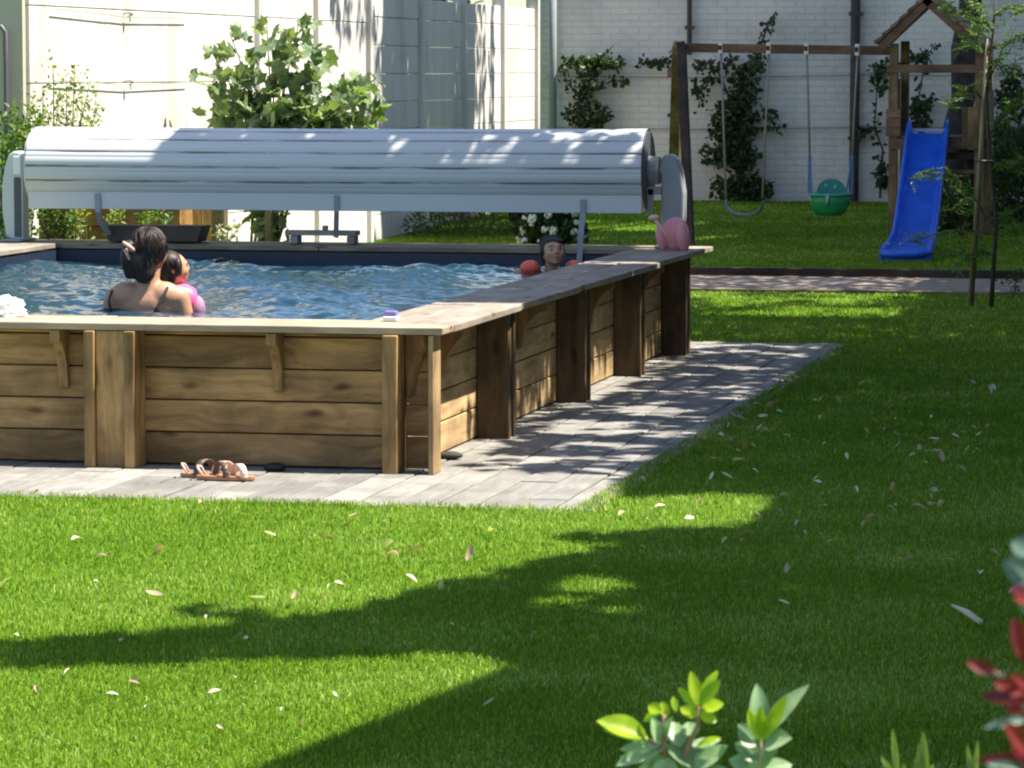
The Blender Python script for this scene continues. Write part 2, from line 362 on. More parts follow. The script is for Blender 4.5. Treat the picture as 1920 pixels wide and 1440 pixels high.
# water
def water():
    NX, NY = 330, 520; xs = np.linspace(IX0, IX1, NX); yy = np.linspace(IY0, IY1, NY); X, Y = np.meshgrid(xs, yy)
    Z = np.zeros_like(X); r2 = np.random.default_rng(3)
    for k in range(64):
        lam = .09*(8.0**r2.random()); th = r2.random()*2*np.pi; a = .0014*(lam/.3)**.8; ph = r2.random()*6.28
        kx, ky = 2*np.pi/lam*np.cos(th), 2*np.pi/lam*np.sin(th)
        wq = .25*np.sin(X*1.7*r2.random()+Y*1.3+ph)+.3
        s = np.sin(kx*X+ky*Y+ph+wq*3); Z += a*(1-np.abs(s))**1.2*1.2 if k % 3 == 0 else a*s*.8
    E_ = np.ones_like(X)
    for k in range(7): E_ += .2*np.sin(r2.uniform(2, 7)*X+r2.uniform(-3, 3)*Y+r2.random()*6)
    Z *= np.clip(E_, .25, 2.0)
    V = np.stack([X, Y, .514+Z-Z.mean()], -1).reshape(-1, 3)
    i = (np.arange(NY-1)[:, None]*NX+np.arange(NX-1)[None]).ravel()
    F = np.stack([i, i+1, i+1+NX, i+NX], 1)
    m, n, l, b = newmat('pool_water'); b.inputs['Base Color'].default_value = (.01, .036, .062, 1); b.inputs['Roughness'].default_value = .03; b.inputs['IOR'].default_value = 1.33
    b.inputs['Specular IOR Level'].default_value = .5
    tc = N(n, 'ShaderNodeTexCoord'); no = N(n, 'ShaderNodeTexNoise'); no.inputs['Scale'].default_value = 14; no.inputs['Detail'].default_value = 3; l.new(tc.outputs['Object'], no.inputs['Vector'])
    bp = N(n, 'ShaderNodeBump'); bp.inputs['Strength'].default_value = .15; bp.inputs['Distance'].default_value = .01; l.new(no.outputs[0], bp.inputs['Height']); l.new(bp.outputs[0], b.inputs['Normal'])
    tag(np_mesh('water', V, F, 4, m, smooth=True), kind='structure')
water()

# ------------------------------------------------------------------ slatted roller cover
def pvc():
    m, n, l, b = newmat('pvc_slats'); at = N(n, 'ShaderNodeAttribute', attribute_name='tint'); tc = N(n, 'ShaderNodeTexCoord')
    mp = N(n, 'ShaderNodeMapping'); mp.inputs['Scale'].default_value = (2.2, 30, 30); l.new(tc.outputs['Object'], mp.inputs[0])
    no = N(n, 'ShaderNodeTexNoise'); no.inputs['Scale'].default_value = 1; no.inputs['Detail'].default_value = 6; no.inputs['Roughness'].default_value = .7; l.new(mp.outputs[0], no.inputs['Vector'])
    r = ramp(n, [(.42, (.12,)*3), (.56, (1, 1, 1))]); l.new(no.outputs[0], r.inputs[0])
    mu = N(n, 'ShaderNodeMath', operation='MULTIPLY'); l.new(at.outputs['Fac'], mu.inputs[0]); l.new(r.outputs[0], mu.inputs[1])
    mx = N(n, 'ShaderNodeMix', data_type='RGBA'); mx.inputs[6].default_value = (.58, .585, .59, 1); mx.inputs[7].default_value = (.12, .11, .11, 1); l.new(mu.outputs[0], mx.inputs[0])
    l.new(mx.outputs[2], b.inputs['Base Color']); b.inputs['Roughness'].default_value = .42; return m
M_pvc = pvc(); M_alu = plain('grey_metal', (.27, .285, .31), .4, .08, 5, .02); M_lgrey = plain('light_grey_plastic', (.58, .59, .6), .45, .05, 5, .02)
M_dgrey = plain('dark_grey_plastic', (.07, .08, .1), .5, .1, 5, .02)
RY = 6.95; RX0, RX1 = aty(72, 310, RY).x, aty(1215, 320, RY).x; RZ = aty(640, 316, RY).z; RR = (aty(640, 240, RY).z-aty(640, 392, RY).z)/2; DX = aty(1240, 320, RY).x+.10
roll = thing('pool_cover_roller', 'pale grey slatted pool cover rolled up over the far end of the pool', 'pool cover', (-2, RY, TOP))
def roller():
    ns = 17; prof = []; gr = []
    for k in range(ns):
        for j, (t, dr, gv) in enumerate(((0.0, -.004, 1), (.05, -.0005, .8), (.09, .0012, 0), (.35, .002, 0), (.60, .0014, 0), (.63, .0002, .1), (.66, .0014, 0), (.85, .001, 0), (.945, -.001, .8))):
            a = -2*math.pi*(k+t)/ns + .12; rr = RR+dr; prof.append((math.cos(a)*rr, math.sin(a)*rr)); gr.append(gv)
    n = len(prof); NX = 40; V = []; T = []
    for i in range(NX+1):
        x = RX0+(RX1-RX0)*i/NX; sag = -.006*math.sin(math.pi*i/NX)
        for (c, s), gv in zip(prof, gr): V.append((x, RY+c, RZ+s+sag)); T.append(gv)
    F = [(i*n+k, i*n+(k+1) % n, (i+1)*n+(k+1) % n, (i+1)*n+k) for i in range(NX) for k in range(n)]
    V = np.array(V)-np.array([-2, RY, TOP]); o = np_mesh('slatted_roll', V, F, 4, M_pvc, roll, smooth=False, col=np.array(T)); return o
roller()
for x, s in ((RX0, -1), (RX1, 1)):
    c = MB(); M = Matrix.Translation((x+s*.004, RY, RZ)) @ Matrix.Rotation(math.pi/2, 4, 'Y')
    n = 40; c.prism([(math.cos(2*math.pi*k/n)*(RR-.012), math.sin(2*math.pi*k/n)*(RR-.012)) for k in range(n)], -.012, .004, M); c.build('end_cap', M_dgrey if s > 0 else M_lgrey, roll)
# free end of the cover hanging off the roll, facing the pool
c = MB()
c.box((RX0+.004, RY-.205, RZ-RR-.004), (RX1-.004, RY-.193, RZ-RR+.10))
c.build('cover_edge', M_pvc, roll, bevel=.003)
# hub and motor
h = MB(); M = Matrix.Translation((0, RY, RZ)) @ Matrix.Rotation(math.pi/2, 4, 'Y'); circ = lambda r, n=28: [(math.cos(2*math.pi*k/n)*r, math.sin(2*math.pi*k/n)*r) for k in range(n)]
h.prism(circ(.085), RX1+.006, RX1+.075, M); h.prism(circ(.05), RX1+.076, RX1+.10, M); h.build('hub', M_alu, roll, bevel=.006)
h = MB(); h.prism(circ(.07), RX0-.075, RX0-.006, M); h.build('hub', M_lgrey, roll, bevel=.006)
def support(xc, s, name='support'):
    # tall plate with a bulging outer side, standing on the coping; open towards the pool on the inner side
    out = [(.0, 0), (.065, .03), (.088, .18), (.09, .33), (.07, .46), (.045, .535), (.01, .56), (-.035, .555), (-.05, .52), (-.05, .0)]
    poly = [(xc+s*x, TOP+.004+z) for x, z in out]
    if s < 0: poly = poly[::-1]
    M = Matrix(((1, 0, 0, 0), (0, 0, -1, RY), (0, 1, 0, 0), (0, 0, 0, 1)))
    b = MB(); b.prism(poly, -.07, .05, M); o = b.build(name, M_alu if s > 0 else M_lgrey, roll, bevel=.012)
    ft = MB(); ft.box((xc-.07, RY-.16, TOP+.004), (xc+.09 if s > 0 else xc+.07, RY+.14, TOP+.018)); ft.build('foot_plate', M_alu, o, bevel=.003)
    return o
sx_r = aty(1257, 400, RY).x; sx_l = aty(34, 400, RY).x; r_ = support(sx_r, 1); l_ = support(sx_l, -1)
b = MB(); b.box((sx_l-.005, RY-.062, TOP+.03), (sx_l+.04, RY-.052, TOP+.40)); b.build('side_panel', M_dgrey, l_, bevel=.003)
b = MB(); b.box((sx_l-.01, RY-.06, TOP+.42), (sx_l+.04, RY-.052, TOP+.53)); b.build('cap_plate', plain('white_metal', (.8, .8, .8), .35, .03), l_, bevel=.003)
b = MB(); b.beam((sx_r-.05, RY-.05, RZ-.12), (sx_r-.125, RY-.05, RZ-.12), .02, .05); b.beam((sx_r-.12, RY-.05, RZ-.11), (sx_r-.125, RY-.05, RZ-.25), .02, .05); b.build('cable_arm', M_alu, roll)
def strap(pts, wd=.035, mat=None):
    s = MB()
    for a, b_ in zip(pts[:-1], pts[1:]): s.beam(a, b_, wd, .008, up=(0, 1, 0))
    s.build('strap', mat or M_alu, roll)
y0 = RY-.215
strap([aty(182, 362, y0), aty(184, 398, y0), Vector(aty(188, 415, y0+.05)), Vector(aty(205, 440, y0+.12))])
strap([aty(631, 366, y0), aty(631, 398, y0), aty(630, 445, RY-.12)], .03)
strap([aty(1093, 374, y0), aty(1093, 400, y0), aty(1089, 440, y0-.035), aty(1086, 496, y0-.04)], .034)
# things lying on the rear coping
t = MB(); a = aty(198, 421, 6.98); b2 = aty(388, 421, 6.98)
poly = [(a.x, .0), (b2.x, .0), (b2.x-.035, -.10), (a.x+.05, -.10)]
M = Matrix(((1, 0, 0, 0), (0, 0, -1, 6.98), (0, 1, 0, TOP+.108), (0, 0, 0, 1)))
t.prism(poly[::-1], -.1, .1, M); o = t.build('trough', plain('trough_dark', (.075, .055, .042), .7, .3, 8), weld=True, bevel=.006)
tag(o, 'dark brown trough with slanted ends on the rear coping behind the woman', 'trough')
hd = thing('wooden_bench', 'weathered pale grey low bench on the rear coping under the middle of the roller', 'bench', (-2.34, 6.95, TOP))
M_gw = wood('grey_weathered', 0, (.35, .34, .33), (.6, .59, .57), knots=False)
b = MB(); b.box((-2.56, 6.9, TOP+.055), (-2.11, 7.02, TOP+.085)); b.build('seat', M_gw, hd, bevel=.006)
for x in (-2.53, -2.17): b = MB(); b.box((x, 6.91, TOP+.004), (x+.05, 7.01, TOP+.053)); b.build('leg', M_gw, hd, bevel=.004)
b = MB(); b.box((-2.33, 6.93, TOP+.087), (-2.3, 6.97, TOP+.115)); b.build('knob', M_gw, hd, bevel=.004)

# ------------------------------------------------------------------ small things on coping and patio
M_pink = plain('pink_vinyl', (.75, .27, .30), .35, .06, 4, 0); M_coral = plain('coral_vinyl', (.85, .13, .08), .35, .05, 4, 0)
ab = thing('inflatable_armbands', 'pink inflatable armbands standing on the far right corner of the coping', 'armbands', (-.12, 6.6, TOP)); AX = aty(1262, 440, 6.6).x+.135
def pillow(c, r, M=None, mat=M_pink, name='air_chamber', par=ab):
    b = MB(); b.ball(c, r, M, 20, 14); return b.build(name, mat, par, smooth=True)
pillow((AX-.125, 6.62, TOP+.1), (.082, .035, .10), Matrix.Rotation(R(4), 3, 'Y')); pillow((AX-.075, 6.58, TOP+.085), (.045, .05, .09), Matrix.Rotation(R(-8), 3, 'Y'))
pillow((AX-.205, 6.61, TOP+.075), (.035, .03, .08), Matrix.Rotation(R(-10), 3, 'Y'))
b = MB(); b.tube([(AX-.145, 6.54, TOP+.05), (AX-.18, 6.54, TOP+.12), (AX-.225, 6.55, TOP+.175), (AX-.235, 6.55, TOP+.19)], [.004, .009, .012, .01], 8); b.ball((AX-.24, 6.55, TOP+.197), (.035, .02, .018)); b.build('valve_strap', plain('pale_pink', (.8, .45, .4), .4, .05, 4, 0), ab, smooth=True)
# crumpled white towel
def crumple(name, c, rx, ry, rz, mat, seed, amp=.35, parent=None):
    bm = bmesh.new(); bmesh.ops.create_icosphere(bm, subdivisions=5, radius=1)
    for v in bm.verts:
        n_ = noise.fractal(v.co*2.1+Vector((seed, 0, 0)), .9, 2.1, 4); k = 1+amp*n_
        z = max(v.co.z*k, -.3)
        v.co = Vector((v.co.x*k*rx, v.co.y*k*ry, (z+.3)*rz))+Vector(c)
    me = bpy.data.meshes.new(name); bm.to_mesh(me); bm.free(); me.polygons.foreach_set('use_smooth', [True]*len(me.polygons)); me.materials.append(mat)
    return link(name, me, parent)
M_tow = plain('white_cloth', (.82, .83, .82), .9, .03, 10, .3)
o = crumple('towel', (aty(8, 588, .3).x, .31, TOP+.002), .085, .08, .06, M_tow, 2.0); tag(o, 'crumpled white towel on the front coping at the left', 'towel')
d = thing('chlorine_dispenser', 'small violet and white box on the front right corner of the coping', 'box', (-.27, .36, TOP))
b = MB(); b.box((-.30, .34, TOP+.002), (-.24, .39, TOP+.022)); b.build('base', plain('white_plastic', (.75, .75, .78), .4, .03), d, bevel=.004)
b = MB(); b.box((-.297, .345, TOP+.023), (-.243, .385, TOP+.045)); b.build('lid', plain('violet_plastic', (.2, .17, .5), .4, .05), d, bevel=.006)
# sandals
def sandal(x, y, rz, label, flip):
    s = thing('sandal', label, 'sandal', (x, y, .008), rz, 'pair of flat brown sandals')
    out = []; n = 26
    for k in range(n):
        t = 2*math.pi*k/n; u = math.cos(t); wv = .036+.008*u; out.append((.125*u, math.sin(t)*wv*(1 if abs(u) < .9 else .9)))
    M = Matrix.Identity(4)
    b = MB(); b.prism(out, 0, .018, M); b.build('sole', plain('tan_sole', (.35, .17, .09), .6, .1), s, local=True, bevel=.004)
    M_st = plain('strap_leather', (.72, .5, .4), .35, .1); 
    for x0, hh, ww, mm in ((.055, .052, .032, M_st), (-.02, .06, .028, plain('strap_dark', (.09, .05, .035), .5, .1))):
        b = MB(); prev = None
        for k in range(11):
            a = math.pi*k/10; yv = -math.cos(a)*.04; z = .015+math.sin(a)*hh
            dx = x0+.03*math.cos(a)*flip
            cur = [(dx-ww/2, yv, z), (dx+ww/2, yv, z), (dx+ww/2, yv*.92, z-.004), (dx-ww/2, yv*.92, z-.004)]
            if prev: b.add(prev+cur, [(0, 1, 5, 4), (1, 2, 6, 5), (2, 3, 7, 6), (3, 0, 4, 7)])
            prev = cur
        b.build('strap', mm, s, local=True, smooth=True)
    b = MB(); b.tube([(-.09, -.028, .016), (-.11, -.03, .05), (-.118, 0, .055), (-.11, .03, .05), (-.09, .028, .016)], .005, 6); b.build('heel_strap', M_st, s, local=True, smooth=True)
sandal(-.79, -.36, R(4), 'brown sandal with pale straps on the patio, the one nearer the pillar side right', 1)
sandal(-.88, -.28, R(9), 'brown sandal partly hidden behind its pair at the pool foot', -1)
b = MB(); b.ball((-.075, .62, .022), (.06, .035, .018)); o = b.build('stone', plain('dark_stone', (.03, .025, .022), .8, .2), smooth=True); tag(o, 'small dark flat stone on the patio beside the lit side wall', 'stone')
b = MB(); b.ball((-.69, .03, .02), (.05, .04, .02)); o = b.build('stone', plain('black_stone', (.012, .016, .018), .7, .2), smooth=True); tag(o, 'small black stone at the foot of the front wall right of the sandals', 'stone')

# ------------------------------------------------------------------ people in the water
SK1 = plain('skin_tan', (.46, .25, .155), .45, .05, 9, .05); SK2 = plain('skin_child', (.5, .27, .17), .45, .05, 9, .05)
HAIR = None
def hairmat():
    m, n, l, b = newmat('black_hair'); tc = N(n, 'ShaderNodeTexCoord'); mp = N(n, 'ShaderNodeMapping'); mp.inputs['Scale'].default_value = (90, 90, 12); l.new(tc.outputs['Object'], mp.inputs[0])
    no = N(n, 'ShaderNodeTexNoise'); no.inputs['Scale'].default_value = 1; no.inputs['Detail'].default_value = 3; l.new(mp.outputs[0], no.inputs['Vector'])
    r = ramp(n, [(.3, (.008, .006, .007)), (.75, (.05, .032, .028))]); l.new(no.outputs[0], r.inputs[0]); l.new(r.outputs[0], b.inputs['Base Color'])
    b.inputs['Roughness'].default_value = .5; b.inputs['Specular IOR Level'].default_value = .3; bp = N(n, 'ShaderNodeBump'); bp.inputs['Strength'].default_value = .8; bp.inputs['Distance'].default_value = .004; l.new(no.outputs[0], bp.inputs['Height']); l.new(bp.outputs[0], b.inputs['Normal']); return m
HAIR = hairmat()
M_eye = plain('eye_dark', (.012, .008, .006), .2, 0, 4, 0); M_lip = plain('lip', (.33, .1, .08), .4, .05, 9, 0)
def cap(b, p, q, r0, r1, n=10):
    p, q = Vector(p), Vector(q)
    b.ball(p, r0); b.ball(q, r1); b.tube([p, q], [r0, r1], 14)
def head(b, H, s):                        # H: matrix of the head, face towards -Y of H, s = half width of skull
    T = lambda x, y, z: H @ Vector((x*s, y*s, z*s)); Rm = H.to_3x3()
    E = lambda c, r: b.ball(T(*c), tuple(q*s for q in r), Rm, 16, 11)
    E((0, .12, .25), (1.0, 1.22, 1.1)); E((0, -.25, -.1), (.86, .9, 1.0)); E((0, -.45, -.65), (.62, .6, .5)); E((0, -.82, -1.0), (.3, .22, .2))
    E((.42, -.78, -.28), (.34, .28, .3)); E((-.42, -.78, -.28), (.34, .28, .3)); E((0, -1.06, .32), (.55, .14, .16))
    E((0, -1.14, -.02), (.13, .2, .32)); E((0, -1.24, -.2), (.2, .17, .14)); E((0, -1.02, -.55), (.3, .14, .12)); E((0, -1.0, -.7), (.27, .14, .1))
    for sx in (-1, 1): E((sx*.98, .08, -.08), (.1, .22, .3))
def eyes(root, H, s, parent_mat=None):
    for sx in (-1, 1):
        b = MB(); b.ball(H @ Vector((sx*.37*s, -1.02*s, .06*s)), (.13*s, .07*s, .055*s), H.to_3x3(), 10, 7); b.build('eye', M_eye, root, local=True, smooth=True)
        b = MB(); b.tube([H @ Vector((sx*x*s, -y*s, z*s)) for x, y, z in ((.15, 1.15, .3), (.37, 1.13, .38), (.6, .98, .3))], [.03*s, .045*s, .02*s], 6); b.build('eyebrow', HAIR, root, local=True, smooth=True)
    b = MB(); b.ball(H @ Vector((0, -1.13*s, -.6*s)), (.27*s, .06*s, .07*s), H.to_3x3(), 12, 7); b.build('mouth', M_lip, root, local=True, smooth=True)
CR = R(12)
def strands(root, c, rad, n, z0, seed, mat=None, up=.95):
    # loose wet locks lying over the hair, from the crown down the back
    rr = random.Random(seed); b = MB(); c = Vector(c)
    for _ in range(n):
        a = rr.uniform(0, 6.28); t1 = rr.uniform(1.2, z0); pts = []
        for i in range(7):
            ph = .15+(t1-.15)*i/6; w_ = a+.18*math.sin(i*1.3+a*5); k = 1.0+.03*rr.random()
            pts.append(c+Vector((rad[0]*k*math.sin(ph)*math.cos(w_), rad[1]*k*math.sin(ph)*math.sin(w_), rad[2]*k*math.cos(ph))))
        if pts[-1].y > c.y+.3*rad[1] and root.name == 'person': pass
        b.tube(pts, [.002, .0028, .003, .003, .0028, .002, .001], 5)
    b.build('hair_lock', mat or HAIR, root, local=True, smooth=True)
# woman seen from behind
wo = thing('person', 'woman with dark tied-back hair and black straps standing in the pool, seen from behind', 'person', (-1.98, 2.31, .517), CR)
b = MB()
b.ball((0, .02, -.14), (.165, .095, .27)); b.ball((0, .01, .03), (.175, .075, .1)); b.ball((-.09, .0, .07), (.09, .06, .07)); b.ball((.085, .0, .07), (.09, .06, .07))
cap(b, (-.155, .02, .055), (-.2, .06, -.2), .055, .042); cap(b, (-.2, .06, -.2), (-.05, .28, -.14), .042, .03)
cap(b, (.155, .02, .06), (.21, .06, -.16), .057, .042); cap(b, (.21, .06, -.16), (.2, .27, -.06), .042, .03)
cap(b, (.2, .27, -.06), (.14, .33, -.03), .03, .028)
for k in range(4): cap(b, (.15-.0*k, .33, -.03+.018*(k-1.5)), (.07, .345, -.03+.02*(k-1.5)), .01, .008)
cap(b, (0, .01, .1), (.02, .015, .2), .062, .052)
Hw = Matrix.Translation((.028, .02, .275)) @ Matrix.Rotation(R(180-38), 4, 'Z') @ Matrix.Rotation(R(10), 4, 'X')
head(b, Hw, .074)
b.build('body', SK1, wo, local=True, remesh=.0085)
hh = MB(); hh.ball((.015, .0, .305), (.093, .1, .1), Matrix.Rotation(R(-20), 3, 'Z')); hh.ball((-.02, -.05, .24), (.075, .05, .085)); hh.ball((-.005, -.055, .19), (.06, .035, .06)); hh.ball((.02, -.01, .345), (.07, .08, .055))
hh.ball((-.085, -.06, .255), (.034, .04, .07)); hh.ball((-.075, -.06, .315), (.035, .035, .03)); hh.ball((-.075, -.06, .2), (.03, .03, .05))
hh.build('hair', HAIR, wo, local=True, remesh=.007)
strands(wo, (.012, -.004, .302), (.096, .104, .104), 110, 2.0, 5)
b = MB(); b.tube([(-.1, -.1, .335), (-.075, -.108, .318), (-.055, -.1, .30), (-.045, -.085, .29)], [.008, .012, .012, .008], 8); b.tube([(-.09, -.085, .3), (-.07, -.1, .25)], [.012, .006], 8); b.build('hair_clip', plain('pink_beige_clip', (.55, .35, .28), .4, .05), wo, local=True, smooth=True)
BLK = plain('black_fabric', (.012, .011, .014), .8, .1)
b = MB(); b.tube([(.115, .03, .125), (.108, -.045, .11), (.09, -.073, .07), (.065, -.085, .02), (.05, -.09, -.03)], [.007, .007, .008, .009, .02], 6); b.build('swimsuit_strap', BLK, wo, local=True, smooth=True)
b = MB(); b.tube([(-.145, .03, .115), (-.165, -.035, .09), (-.175, -.06, .05), (-.165, -.07, .0)], [.006, .006, .006, .008], 6); b.build('swimsuit_strap', plain('brown_strap', (.09, .03, .025), .8, .1), wo, local=True, smooth=True)
b = MB(); b.ball((0, .02, -.15), (.172, .108, .16)); b.build('swimsuit', BLK, wo, local=True, smooth=True)
# child held by the woman
ch = thing('person', 'small child in pink swim vest held at the right shoulder of the woman', 'person', (-1.925, 2.41, .517), CR)
b = MB(); Hc = Matrix.Translation((.052, .0, .195)) @ Matrix.Rotation(R(112), 4, 'Z') @ Matrix.Rotation(R(-8), 4, 'X')
head(b, Hc, .062); cap(b, (.05, .02, .08), (.052, .01, .15), .035, .034); b.ball((.06, .04, -.05), (.085, .07, .16)); cap(b, (.12, .03, .07), (.155, -.02, -.06), .034, .026); cap(b, (0, .03, .07), (-.06, -.05, .12), .03, .022)
cap(b, (-.06, -.05, .12), (-.1, -.06, .13), .02, .015)
b.build('body', SK2, ch, local=True, remesh=.0075); eyes(ch, Hc, .062)
hh = MB(); hh.ball(Hc @ Vector((0, .02, .035)), (.071, .071, .062)); hh.ball(Hc @ Vector((0, .045, -.01)), (.066, .055, .07)); hh.ball(Hc @ Vector((-.03, .05, -.06)), (.035, .03, .07)); hh.ball(Hc @ Vector((.03, .05, -.06)), (.035, .03, .07)); hh.ball(Hc @ Vector((.055, -.01, .01)), (.02, .04, .05)); hh.ball(Hc @ Vector((-.055, -.01, .01)), (.02, .04, .05)); hh.build('hair', HAIR, ch, local=True, remesh=.0065)
b = MB(); b.ball((.065, .01, .075), (.105, .08, .05)); b.ball((.125, -.01, .045), (.05, .05, .06)); b.ball((.06, .03, -.03), (.1, .085, .1)); b.build('swim_vest', plain('hot_pink', (.85, .12, .3), .4, .08, 8, .05), ch, local=True, remesh=.008)
b = MB(); b.ball((.165, .0, .0), (.042, .045, .065)); b.build('sleeve', plain('mauve_fabric', (.3, .16, .25), .7, .2), ch, local=True, smooth=True)
# boy by the right coping
bo = thing('person', 'child with short dark hair and coral armbands swimming by the right coping', 'person', (-.705, 6.0, .529), CR)
b = MB(); Hb = Matrix.Translation((.005, .0, .10)) @ Matrix.Rotation(R(14), 4, 'Z') @ Matrix.Rotation(R(-14), 4, 'X')
head(b, Hb, .068); cap(b, (0, .03, -.03), (0, .02, .05), .04, .04); b.ball((0, .06, -.15), (.11, .08, .16)); cap(b, (-.09, .04, -.02), (-.2, .02, -.02), .035, .028); cap(b, (.09, .04, -.02), (.18, .0, -.03), .035, .028)
b.build('body', SK2, bo, local=True, remesh=.0075); eyes(bo, Hb, .068)
hh = MB(); hh.ball(Hb @ Vector((0, .022, .038)), (.076, .082, .07)); hh.ball(Hb @ Vector((0, .045, -.0)), (.07, .05, .07)); hh.ball(Hb @ Vector((.0, -.038, .058)), (.058, .03, .02)); hh.ball(Hb @ Vector((-.06, .01, .01)), (.018, .04, .035)); hh.ball(Hb @ Vector((.06, .01, .01)), (.018, .04, .035)); hh.build('hair', HAIR, bo, local=True, remesh=.0065)
for sx, w_ in ((-1, .06), (1, .05)):
    b = MB(); b.ball((sx*.125, .01, .012), (w_, .055, .045), None, 18, 12); b.build('armband', M_coral, bo, local=True, smooth=True)

strands(bo, tuple(Hb @ Vector((0, .03, .036))), (.078, .082, .073), 70, 1.4, 9)
strands(ch, tuple(Hc @ Vector((0, .03, .015))), (.073, .07, .075), 55, 2.0, 11)
# ------------------------------------------------------------------ boundary walls
def whitewall(name, c=(.64, .61, .56), dirt=.18):
    m, n, l, b = newmat(name); tc = N(n, 'ShaderNodeTexCoord')
    a = N(n, 'ShaderNodeTexNoise'); a.inputs['Scale'].default_value = 1.1; a.inputs['Detail'].default_value = 7; l.new(tc.outputs['Object'], a.inputs['Vector'])
    mp = N(n, 'ShaderNodeMapping'); mp.inputs['Scale'].default_value = (7, 7, .7); l.new(tc.outputs['Object'], mp.inputs[0])
    s = N(n, 'ShaderNodeTexNoise'); s.inputs['Scale'].default_value = 1; s.inputs['Detail'].default_value = 5; l.new(mp.outputs[0], s.inputs['Vector'])
    ml = N(n, 'ShaderNodeMath', operation='MULTIPLY'); l.new(a.outputs[0], ml.inputs[0]); l.new(s.outputs[0], ml.inputs[1])
    r = ramp(n, [(.12, tuple(x*(1-dirt*1.6) for x in c)), (.22, tuple(x*(1-dirt*.5) for x in c)), (.36, c)]); l.new(ml.outputs[0], r.inputs[0])
    l.new(r.outputs[0], b.inputs['Base Color']); b.inputs['Roughness'].default_value = .85
    n2 = N(n, 'ShaderNodeTexNoise'); n2.inputs['Scale'].default_value = 25; n2.inputs['Detail'].default_value = 6; l.new(tc.outputs['Object'], n2.inputs['Vector'])
    bp = N(n, 'ShaderNodeBump'); bp.inputs['Strength'].default_value = .3; bp.inputs['Distance'].default_value = .01; l.new(n2.outputs[0], bp.inputs['Height']); l.new(bp.outputs[0], b.inputs['Normal']); return m
M_ww = whitewall('painted_concrete'); 
fen = thing('concrete_fence', 'tall white painted concrete panel fence along the left side of the garden', 'fence', (-4.95, 17, 0))
FX = -4.9; posts = [8.9, 10.52, 12.49, 14.45, 16.32, 18.18, 20.27, 22.17, 24.09, 25.9]
def fpost(y): 
    b = MB(); b.box((FX-.1, y-.045, -.1), (FX+.045, y+.045, 2.9 if y < 19 else 2.62)); b.build('post', M_ww if y > 13 else M_ww, fen, bevel=.008)
for y in posts[3:]: fpost(y)
for i in range(len(posts)-1):
    y0, y1 = posts[i], posts[i+1]; h = .53 if y1 < 20 else .265; z = gz(y0)-.1; top = 2.85 if y1 < 18.5 else 2.38+.0*i
    b = MB(); z = 0 if y1 < 20 else .06
    g0 = .047 if i >= 3 else .002
    while z < top-.01:
        j = random.uniform(-.0025, .0025); b.box((FX-.06+j, y0+g0, z+.0025), (FX+j, y1-(.047 if i >= 2 else .002), min(z+h, top)-.0025)); z += h
    b.build('panel', M_ww, fen, bevel=.006)
M_wire = plain('wire', (.32, .3, .27), .5, .1)
for z in (2.085, 1.59):
    b = MB(); b.tube([(FX+.03, 9.3, z+.02), (FX+.03, 10.9, z-.015), (FX+.03, 12.45, z)], .004, 6); b.build('wire', M_wire, fen)
    b = MB(); b.tube([(FX, 10.93, z+.01), (FX+.05, 10.93, z+.02), (FX+.055, 10.93, z-.05)], .007, 6); b.ball((FX+.055, 10.95, z+.01), .018); b.build('hook', M_wire, fen)
# far end return of the fence and drain pipe
b = MB(); b.tube([(FX+.1, 26.4, .1), (FX+.1, 26.4, 3.5)], .045, 12); o = b.build('drain_pipe', M_alu, smooth=True); tag(o, 'pale grey drain pipe in the corner between the fence and the brick wall', 'pipe')
# brick wall
def brickmat():
    m, n, l, b = newmat('painted_brick'); tc = N(n, 'ShaderNodeTexCoord'); mp = N(n, 'ShaderNodeMapping'); mp.inputs['Rotation'].default_value = (math.pi/2, 0, 0); l.new(tc.outputs['Object'], mp.inputs[0])
    br = N(n, 'ShaderNodeTexBrick'); br.inputs['Scale'].default_value = 1; br.inputs['Brick Width'].default_value = .225; br.inputs['Row Height'].default_value = .075; br.inputs['Mortar Size'].default_value = .009; br.inputs['Mortar Smooth'].default_value = .3
    c = (.87, .80, .74); br.inputs['Color1'].default_value = (*c, 1); br.inputs['Color2'].default_value = (.84, .77, .71, 1); br.inputs['Mortar'].default_value = (.77, .70, .64, 1); l.new(mp.outputs[0], br.inputs['Vector'])
    a = N(n, 'ShaderNodeTexNoise'); a.inputs['Scale'].default_value = .9; a.inputs['Detail'].default_value = 8; a.inputs['Roughness'].default_value = .7; l.new(tc.outputs['Object'], a.inputs['Vector'])
    r = ramp(n, [(.3, (.72, .74, .76)), (.55, (1, 1, 1)), (.75, (1.12, 1.1, 1.0))]); l.new(a.outputs[0], r.inputs[0])
    mu = N(n, 'ShaderNodeMix', data_type='RGBA', blend_type='MULTIPLY'); mu.inputs[0].default_value = 1; l.new(br.outputs[0], mu.inputs[6]); l.new(r.outputs[0], mu.inputs[7]); l.new(mu.outputs[2], b.inputs['Base Color']); b.inputs['Roughness'].default_value = .85
    n2 = N(n, 'ShaderNodeTexNoise'); n2.inputs['Scale'].default_value = 20; n2.inputs['Detail'].default_value = 6; l.new(tc.outputs['Object'], n2.inputs['Vector'])
    ad = N(n, 'ShaderNodeMath', operation='MULTIPLY_ADD'); l.new(br.outputs['Fac'], ad.inputs[0]); ad.inputs[1].default_value = -1; l.new(n2.outputs[0], ad.inputs[2])
    bp = N(n, 'ShaderNodeBump'); bp.inputs['Strength'].default_value = .6; bp.inputs['Distance'].default_value = .012; l.new(ad.outputs[0], bp.inputs['Height']); l.new(bp.outputs[0], b.inputs['Normal']); return m
